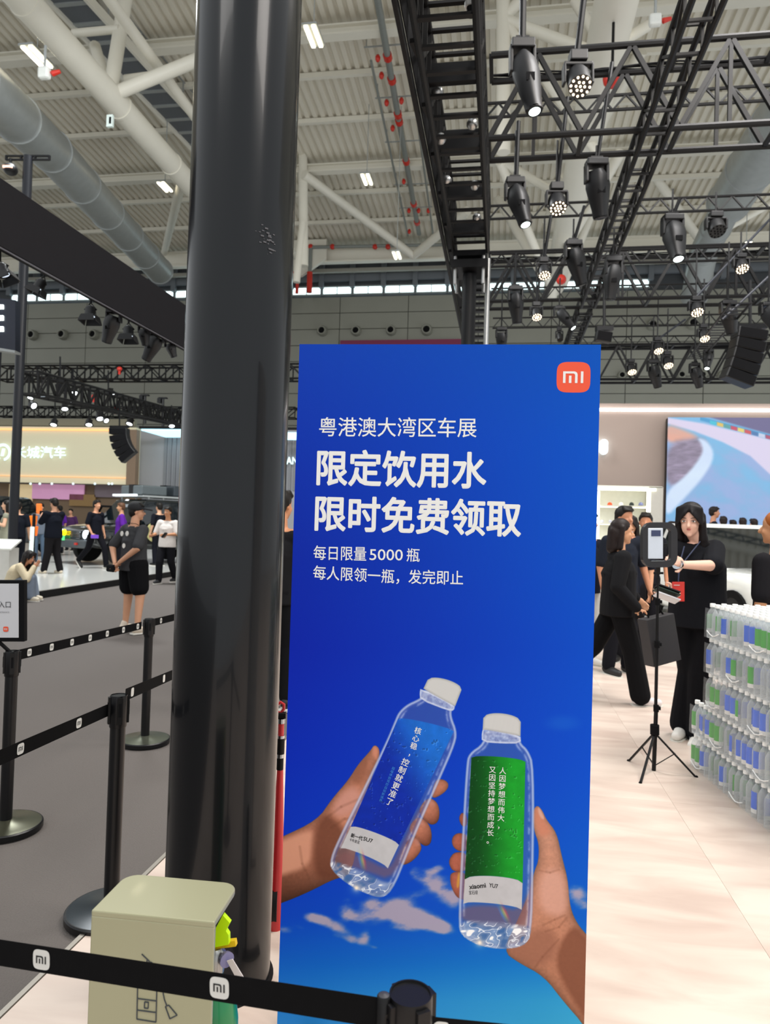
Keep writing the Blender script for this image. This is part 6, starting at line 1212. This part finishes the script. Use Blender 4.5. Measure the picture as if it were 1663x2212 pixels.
def tape(label, a, b, wd, marks, size=.021, sag=0, mark_side=None):
    """a,b: world points on the upper edge; marks: fractions along"""
    a, b = V(a), V(b); t = thing('barrier_tape', label, 'barrier tape', (a+b)/2, None); d = b-a; L = d.length; u = d.normalized(); n = u.cross(V((0, 0, 1))).normalized()
    if (CAM-(a+b)/2).dot(n) < 0: n = -n
    up = n.cross(u).normalized(); up = up if up.z > 0 else -up
    N = 16; vs = []
    for i in range(N+1):
        f = i/N; p = a+d*f-V((0, 0, sag*4*f*(1-f))); vs += [p, p-up*wd, p-up*wd-n*.0012, p-n*.0012]
    fs = []
    for i in range(N):
        for j in range(4): k = (j+1) % 4; fs.append((i*4+j, i*4+k, i*4+4+k, i*4+4+j))
    fs += [(0, 3, 2, 1), (N*4, N*4+1, N*4+2, N*4+3)]
    mb = MB(); mb.add(vs, fs); obj('strap', mb, m_tape, t)
    uu = u if u.dot(CR) > 0 else -u
    for f in marks: p = a+d*f-V((0, 0, sag*4*f*(1-f)))-up*wd/2+n*.0004; mi_badge(p, uu, up, size, m_bw, m_bk, t, lift=.0006)
    return t
hS_ = .83
s2 = PZ(240, 1957, .03); s3 = PZ(313, 1593, .03); s1 = PZ(12, 1776, .03)
D1 = (hS_-.005-CAM.z)/ray(887, 2146).z; s0 = CAM+ray(887, 2150)*D1
stanchion(s2, hS_, 'black barrier post in the middle left, base half hidden by the beige cover', '2a3238'); stanchion(s3, hS_, 'farthest barrier post, grey round base, in front of the pillar left side', '6e7264'); stanchion(s1, hS_+.02, 'barrier post at the left edge carrying the entrance sign', '5c5c4c'); stanchion(s0, hS_, 'nearest barrier post, its top at the bottom picture edge')
# near tape with its end clip
zt_ = hS_-.02
u0 = (CAM+ray(830, 2160)*((zt_-CAM.z)/ray(830, 2160).z)); endp = PD(829, 2152, depth(s0)*.99); mb = MB(); 
tE = thing('tape_end', 'small black cylinder end of the nearest tape, clipped to the nearest post', 'tape end', endp)
k = mpp(endp); mb.lathe([(15*k, -.09), (15*k, .0), (13*k, .002), (.001, .001)], 18, endp); obj('end_cylinder', mb, m_st, tE, smooth=True)
mb = MB(); mb.lathe([(12*k, .002), (.001, .004)], 18, endp); obj('end_cap', mb, mat('cap_grey', '35353a', .5), tE)
mb = MB(); mb.bar(endp-V((0, 0, .045)), V((s0.x, s0.y, endp.z-.045)), .02, .05); obj('clip', mb, m_st, tE)
aL = PD(-40, 2024, 1.19); aR = PD(815, 2155, depth(endp)); tw = .0425
def frac(px, a, b):
    lo, hi = 0, 1
    for _ in range(40):
        m = (lo+hi)/2
        if (pix(a.lerp(b, m))[0] < px) == (pix(b)[0] > pix(a)[0]): lo = m
        else: hi = m
    return m
tape('nearest black barrier tape with two pale round badges, crossing the beige cover', aL, aR, tw, [frac(90, aL, aR), frac(474, aL, aR)], size=.0185*.86)
bR = PD(925, 2196, depth(s0)); bE = PD(1320, 2235, 1.25); tape('short black tape leaving the nearest post to the right at the bottom edge', bR, bE, tw, [frac(957, bR, bE)], size=.0165)
# middle tape
h2 = V((s2.x, s2.y, hS_-.02)); a = PD(-40, 1637, 2.0); b_ = PD(236, 1520, depth(h2)-.01); tape('middle barrier tape left of the middle post, with pale badges', a, b_, .046, [frac(45, a, b_), frac(171, a, b_)], size=.0165)
a = PD(272, 1488, depth(h2)); b_ = PD(420, 1428, 3.75); tape('middle barrier tape running from the middle post behind the pillar', a, b_, .046, [frac(287, a, b_), frac(355, a, b_)], size=.0165)
a = PD(30, 1406, depth(s1)); b_ = PD(306, 1343, depth(s3)); tape('far barrier tape between the sign post and the farthest post', a, b_, .05, [frac(x, a, b_) for x in (64, 112, 156, 195, 232, 267, 298)], size=.0175)
a = PD(330, 1337, depth(s3)); b_ = PD(420, 1316, depth(s3)+.9); tape('far barrier tape from the farthest post to behind the pillar', a, b_, .05, [frac(348, a, b_)], size=.0175)
# entrance sign
ds = depth(s1)-.02; R3 = Matrix((CR, CF, CU)).transposed(); c = PD(-4, 1319, ds); k = ds/FPX
t = thing('entrance_sign', 'black framed entrance sign board with Chinese text on the left barrier post', 'sign', c)
mb = MB(); mb.box(c, (120*k, .03, 132*k), R=R3); obj('frame', mb, m_matte, t, bevel=.003)
mb = MB(); mb.box(c-CF*.016-CR*1*k+CU*1*k, (98*k, .003, 116*k), R=R3); obj('sign_face', mb, mat('sign_paper', 'c9c9cc', .5, var=.01), t)
def ons(x, y): return PD(x, y, ds-.019)
lettering('入口', (ons, -CF), (-3, 1313), (23, 1313), 14, mat('ink_dark', '26262a', .6), t); lettering('ENTRANCE', (ons, -CF), (-3, 1324), (20, 1324), 3.2, mat('ink_grey2', '808084', .6), t)
mb = MB(); mi_badge(ons(12.5, 1359), CR, CU, 5.5*k, mat('logo_orange', 'e8502c'), m_bw, t)
mb = MB(); mb.tube([c-CU*66*k, V((s1.x, s1.y, hS_))], .009, 10); obj('sign_stem', mb, m_black, t)
# tripod rig ------------------------------------------------------------------
tc_ = PZ(1413, 1668, .0); d = depth(tc_); t = thing('phone_tripod', 'black tripod with rounded square light frame holding a white phone', 'tripod', tc_)
def Tq(x, y, dd=0): return PD(x, y, d+dd)
mb = MB(); mb.tube([Tq(1412, 1664), Tq(1417, 1530)], .013, 12); obj('centre_pole', mb, m_black, t, smooth=True)
mb = MB(); mb.tube([Tq(1416, 1535), Tq(1419, 1390)], .0105, 12); obj('pole_section', mb, m_black, t, smooth=True); mb = MB(); mb.tube([Tq(1419, 1392), Tq(1420, 1298)], .009, 12); obj('pole_section', mb, m_black, t, smooth=True); mb = MB(); mb.tube([Tq(1420, 1300), Tq(1422, 1236)], .0065, 12); obj('pole_section', mb, m_black, t, smooth=True)
for x, y in ((1417, 1530), (1419, 1392), (1420, 1300)): mb = MB(); mb.tube([Tq(x, y+7), Tq(x, y-7)], .017, 12); mb.bar(Tq(x, y), Tq(x+9, y), .02); obj('locking_collar', mb, m_matte, t)
hub = Tq(1414, 1576); mb = MB(); mb.tube([hub+CU*.03, hub-CU*.03], .028, 14); obj('hub', mb, m_matte, t, smooth=True)
for (x, y) in ((1357, 1645), (1383, 1693), (1504, 1680)):
    e = PZ(x, y, .006); mb = MB(); mb.bar(hub-CU*.02, e, .014, .01); obj('leg', mb, m_black, t); mid = hub.lerp(e, .5); mb = MB(); mb.bar(mid, V((tc_.x, tc_.y, .04)), .007, .005); obj('leg_brace', mb, m_black, t)
    mb = MB(); mb.ball(e+V((0, 0, .004)), .011, 8); obj('rubber_foot', mb, m_matte, t)
def rrect(w_, h_, r, n=5): return [(sx*(w_/2-r)+r*math.cos(a), sy*(h_/2-r)+r*math.sin(a)) for sx, sy, a0 in ((1, 1, 0), (-1, 1, PI/2), (-1, -1, PI), (1, -1, 1.5*PI)) for a in [a0+PI/2*i/n for i in range(n+1)]]
c = Tq(1426, 1177, -.02); k = d/FPX; o_ = rrect(84*k, 97*k, 24*k); i_ = rrect(53*k, 70*k, 8*k); n = len(o_); uxr = (CR*.97+CF*.22).normalized(); nr = uxr.cross(CU).normalized()
mb = MB(); th = .03; vs = [c+uxr*p[0]+CU*p[1] for p in o_]+[c+uxr*p[0]+CU*p[1] for p in i_]+[c+uxr*p[0]+CU*p[1]-nr*th for p in o_]+[c+uxr*p[0]+CU*p[1]-nr*th for p in i_]; fs = []
for i in range(n): j = (i+1) % n; fs += [(i, j, n+j, n+i), (2*n+i, 3*n+i, 3*n+j, 2*n+j), (i, 2*n+i, 2*n+j, j), (n+i, n+j, 3*n+j, 3*n+i)]
mb.add(vs, fs); obj('light_frame', mb, mat('frame_black', '1b1b1f', .45), t)
mb = MB(); o2 = rrect(80*k, 93*k, 22*k); vs = [c+uxr*p[0]+CU*p[1]-nr*(th+.001) if False else c+uxr*p[0]+CU*p[1]+CF*.034 for p in o2]+[c+uxr*p[0]+CU*p[1]+CF*.034 for p in i_]; fs = [(i, (i+1) % n, n+(i+1) % n, n+i) for i in range(n)]; mb.add(vs, fs); obj('light_panel', mb, mat('frame_light', 'f6fbff', .4, emit=3), t)
mb = MB(); mb.bar(Tq(1398, 1178, -.01), Tq(1440, 1178, -.01), .02, .022, up=CU); mb.bar(Tq(1422, 1224, -.01), Tq(1422, 1240), .022); mb.bar(Tq(1412, 1238), Tq(1432, 1238), .014); obj('phone_clamp', mb, m_black, t)
pc2 = Tq(1415, 1174, -.035); mb = MB(); mb.box(pc2, (33*k, .009, 66*k), R=R3); ph = tag(obj('phone', mb, mat('phone_white', 'cfd6e0', .15, .3, coat=1), bevel=.004), 'white phone with dark blue camera block clamped in the light frame', 'phone')
mb = MB(); mb.box(pc2-CF*.006+CU*22*k+CR*1*k, (20*k, .004, 13*k), R=R3); obj('camera_block', mb, mat('deep_blue', '142250', .15, coat=1), ph, bevel=.001)
# bag hanging from the rig
a = Tq(1424, 1381, .1); R4 = Matrix((CR, CF, CU)).transposed() @ Matrix.Rotation(-.16, 3, 'Y') @ Matrix.Rotation(.35, 3, 'Z'); w3, h3 = 72*k*1.05, 104*k; mb = MB(); mb.box(a, (w3, .09, h3), R=R4); bag = tag(obj('shopping_bag', mb, mat('bag_charcoal', '2b292b', .6), bevel=.004), 'dark grey paper bag hanging behind the tripod pole', 'bag')
mb = MB(); mb.tube([a+R4 @ V((-w3*.28, 0, h3*.48)), a+R4 @ V((0, 0, h3*.95)), a+R4 @ V((w3*.28, 0, h3*.48))], .006, 6); obj('handle', mb, m_matte, bag)
# bottle wall -------------------------------------------------------------------
fA, fB = PZ(1487, 1652), PZ(1663, 1803); ud = (fB-fA); ud.z = 0; ud.normalize(); uo = V((-ud.y, ud.x, 0)); uo = uo if uo.dot(_R0) > 0 else -uo
bs, bh = .0685, .216
m_pet = film('clear_bottle', 'e6eef0', .2, .12, .3); m_capw = mat('cap_white', 'dcdcd6', .5); m_lb = mat('label_blue', '0a58d0', .45, var=.1); m_lg = mat('label_green', '2a9a14', .45, var=.1); m_lw = mat('label_white', 'd8d8d4', .5); m_back = mat('bottle_pale', 'c6cecd', .35, var=.08)
prof = [(.026, 0), (.032, .004), (.0325, .02), (.0325, .14), (.030, .155), (.018, .178), (.0135, .185), (.0135, .195)]
mb = MB(); mb.lathe(prof, 14); src = {}
def mkb(col):
    mb = MB(); mb.lathe(prof, 14); b = obj('water_bottle', mb, m_pet, smooth=True); ORG[b.name] = V((0, 0, 0))
    for v in b.data.vertices: v.co += b.location
    b.location = (0, 0, 0)
    mb = MB(); mb.lathe([(.0165, .192), (.0165, .212), (.015, .2145), (.001, .215)], 14); obj('bottle_cap', mb, m_capw, b, smooth=True)
    nrm = -uo; x, y = ud, V((0, 0, 1)); r = .0334; ang0 = math.atan2(nrm.y, nrm.x); n = 9
    for z0, z1, m in ((.056, .146, col), (.034, .056, m_lw)):
        vs = []
        for i in range(n+1): a = ang0-.95+1.9*i/n; vs += [V((r*math.cos(a), r*math.sin(a), z0)), V((r*math.cos(a), r*math.sin(a), z1))]
        mb = MB(); mb.add(vs, [(2*i, 2*i+2, 2*i+3, 2*i+1) for i in range(n)]); obj('label' if m is col else 'label_foot', mb, m, b, orient=False, smooth=True)
    return b
pb, pg = mkb(m_lb), mkb(m_lg); rs = random.Random(5); first = {}; nb_ = 0
L0 = (fB-fA).length
core = MB(); places = []
for lay in range(5):
    start = 0 if lay < 2 else 3; inset = 0 if lay < 2 else .0
    for i in range(start, 26):
        for j in range(6):
            p = fA+ud*(i*bs+bs/2)+uo*(j*bs+bs/2+inset)+V((0, 0, lay*bh)); px = pix(p+V((0, 0, bh)))[0]
            vis = (j < 2 and i >= start) or lay == 4 or (i < start+2) or (lay == 1 and i < 4)
            if i > 19: continue
            if px-14 > 1663: vis = False
            places.append((p, j, vis, lay, i-start))
LAYW = ('bottom', 'second', 'middle', 'fourth', 'top'); ORDW = ('first', 'second', 'third', 'fourth', 'fifth', 'sixth', 'seventh', 'eighth', 'ninth', 'tenth', 'eleventh', 'twelfth', 'thirteenth', 'fourteenth', 'fifteenth', 'sixteenth', 'seventeenth', 'eighteenth', 'nineteenth', 'twentieth', 'next', 'next', 'next', 'next', 'next', 'next'); ROWW = ('outer row', 'second row', 'third row', 'fourth row', 'fifth row', 'sixth row')
for p, j, vis, lay, oi in places:
    q = p+ud*rs.uniform(-.0015, .0015)+uo*rs.uniform(-.0015, .0015)
    if vis and nb_ < 300:
        k = 'b' if rs.random() < .5 else 'g'; s_ = pb if k == 'b' else pg
        if k not in first: first[k] = s_; s_.location = q; o = s_
        else: o = dup(s_, q)
        o.rotation_euler.z = rs.choice((0, .3, -.4, 1.2, -1.2, 2.4, 3.1, -2.5, 1.8, -1.7, .9)); nb_ += 1
        o['label'] = 'clear bottle, %s label, %s layer of bottle wall, %s, %s from far end' % ('blue' if k == 'b' else 'green', LAYW[lay], ROWW[j], ORDW[oi]); o['category'] = 'bottle'; o['group'] = 'water bottles with blue labels' if k == 'b' else 'water bottles with green labels'
    else: core.lathe([(.03, 0), (.0325, .02), (.0325, .15), (.0135, .185), (.0165, .19), (.0165, .214)], 8, q)
o = obj('water_bottles', core, m_back, smooth=True); o['kind'] = 'stuff'; o['label'] = 'remaining bottles packed inside the bottle wall'; o['category'] = 'bottles'
print('bottles', nb_, len(places))
# shrink wrap sheets round each pack of four by three, with white carry straps
m_wrap = film('shrink_wrap', 'eef2f4', .02, .15, .1); idx = 0
for lay in range(5):
    st = 0 if lay < 2 else 3
    for g_ in range(0, 6):
        i0 = st+g_*4; p = fA+ud*(i0*bs)+V((0, 0, lay*bh+.004)); 
        if pix(p)[0] > 1690: continue
        q0 = p-uo*.003; mb = MB(); N = 12; vs = []
        for a in range(N+1):
            f = a/N; bul = .0035*math.sin(f*PI*4)**2; e0 = q0+ud*(4*bs*f)-uo*bul; vs += [e0, e0+V((0, 0, bh*.84))+uo*.004]
        vs2 = [v+uo*.0012 for v in vs]; n = len(vs)
        mb.add(vs+vs2, [(2*a, 2*a+2, 2*a+3, 2*a+1) for a in range(N)]+[(n+2*a, n+2*a+1, n+2*a+3, n+2*a+2) for a in range(N)])
        w0 = tag(obj('plastic_wrap', mb, m_wrap, orient=False, smooth=True), 'clear plastic wrap over %s layer of the bottle wall, %s pack from the far end' % (LAYW[lay], ORDW[g_]), 'plastic wrap', 'plastic wrap round the bottle packs')
        if (g_+lay) % 2 == 0:
            mb = MB(); c_ = q0-uo*.005; mb.tube([c_+ud*(bs*f*4)+V((0, 0, .02+.05*abs(f-.5)**1.5*3)) for f in (.2, .35, .5, .65, .8)], .003, 6); obj('carry_strap', mb, mat('strap_white', 'f4f4f2', .4), w0)
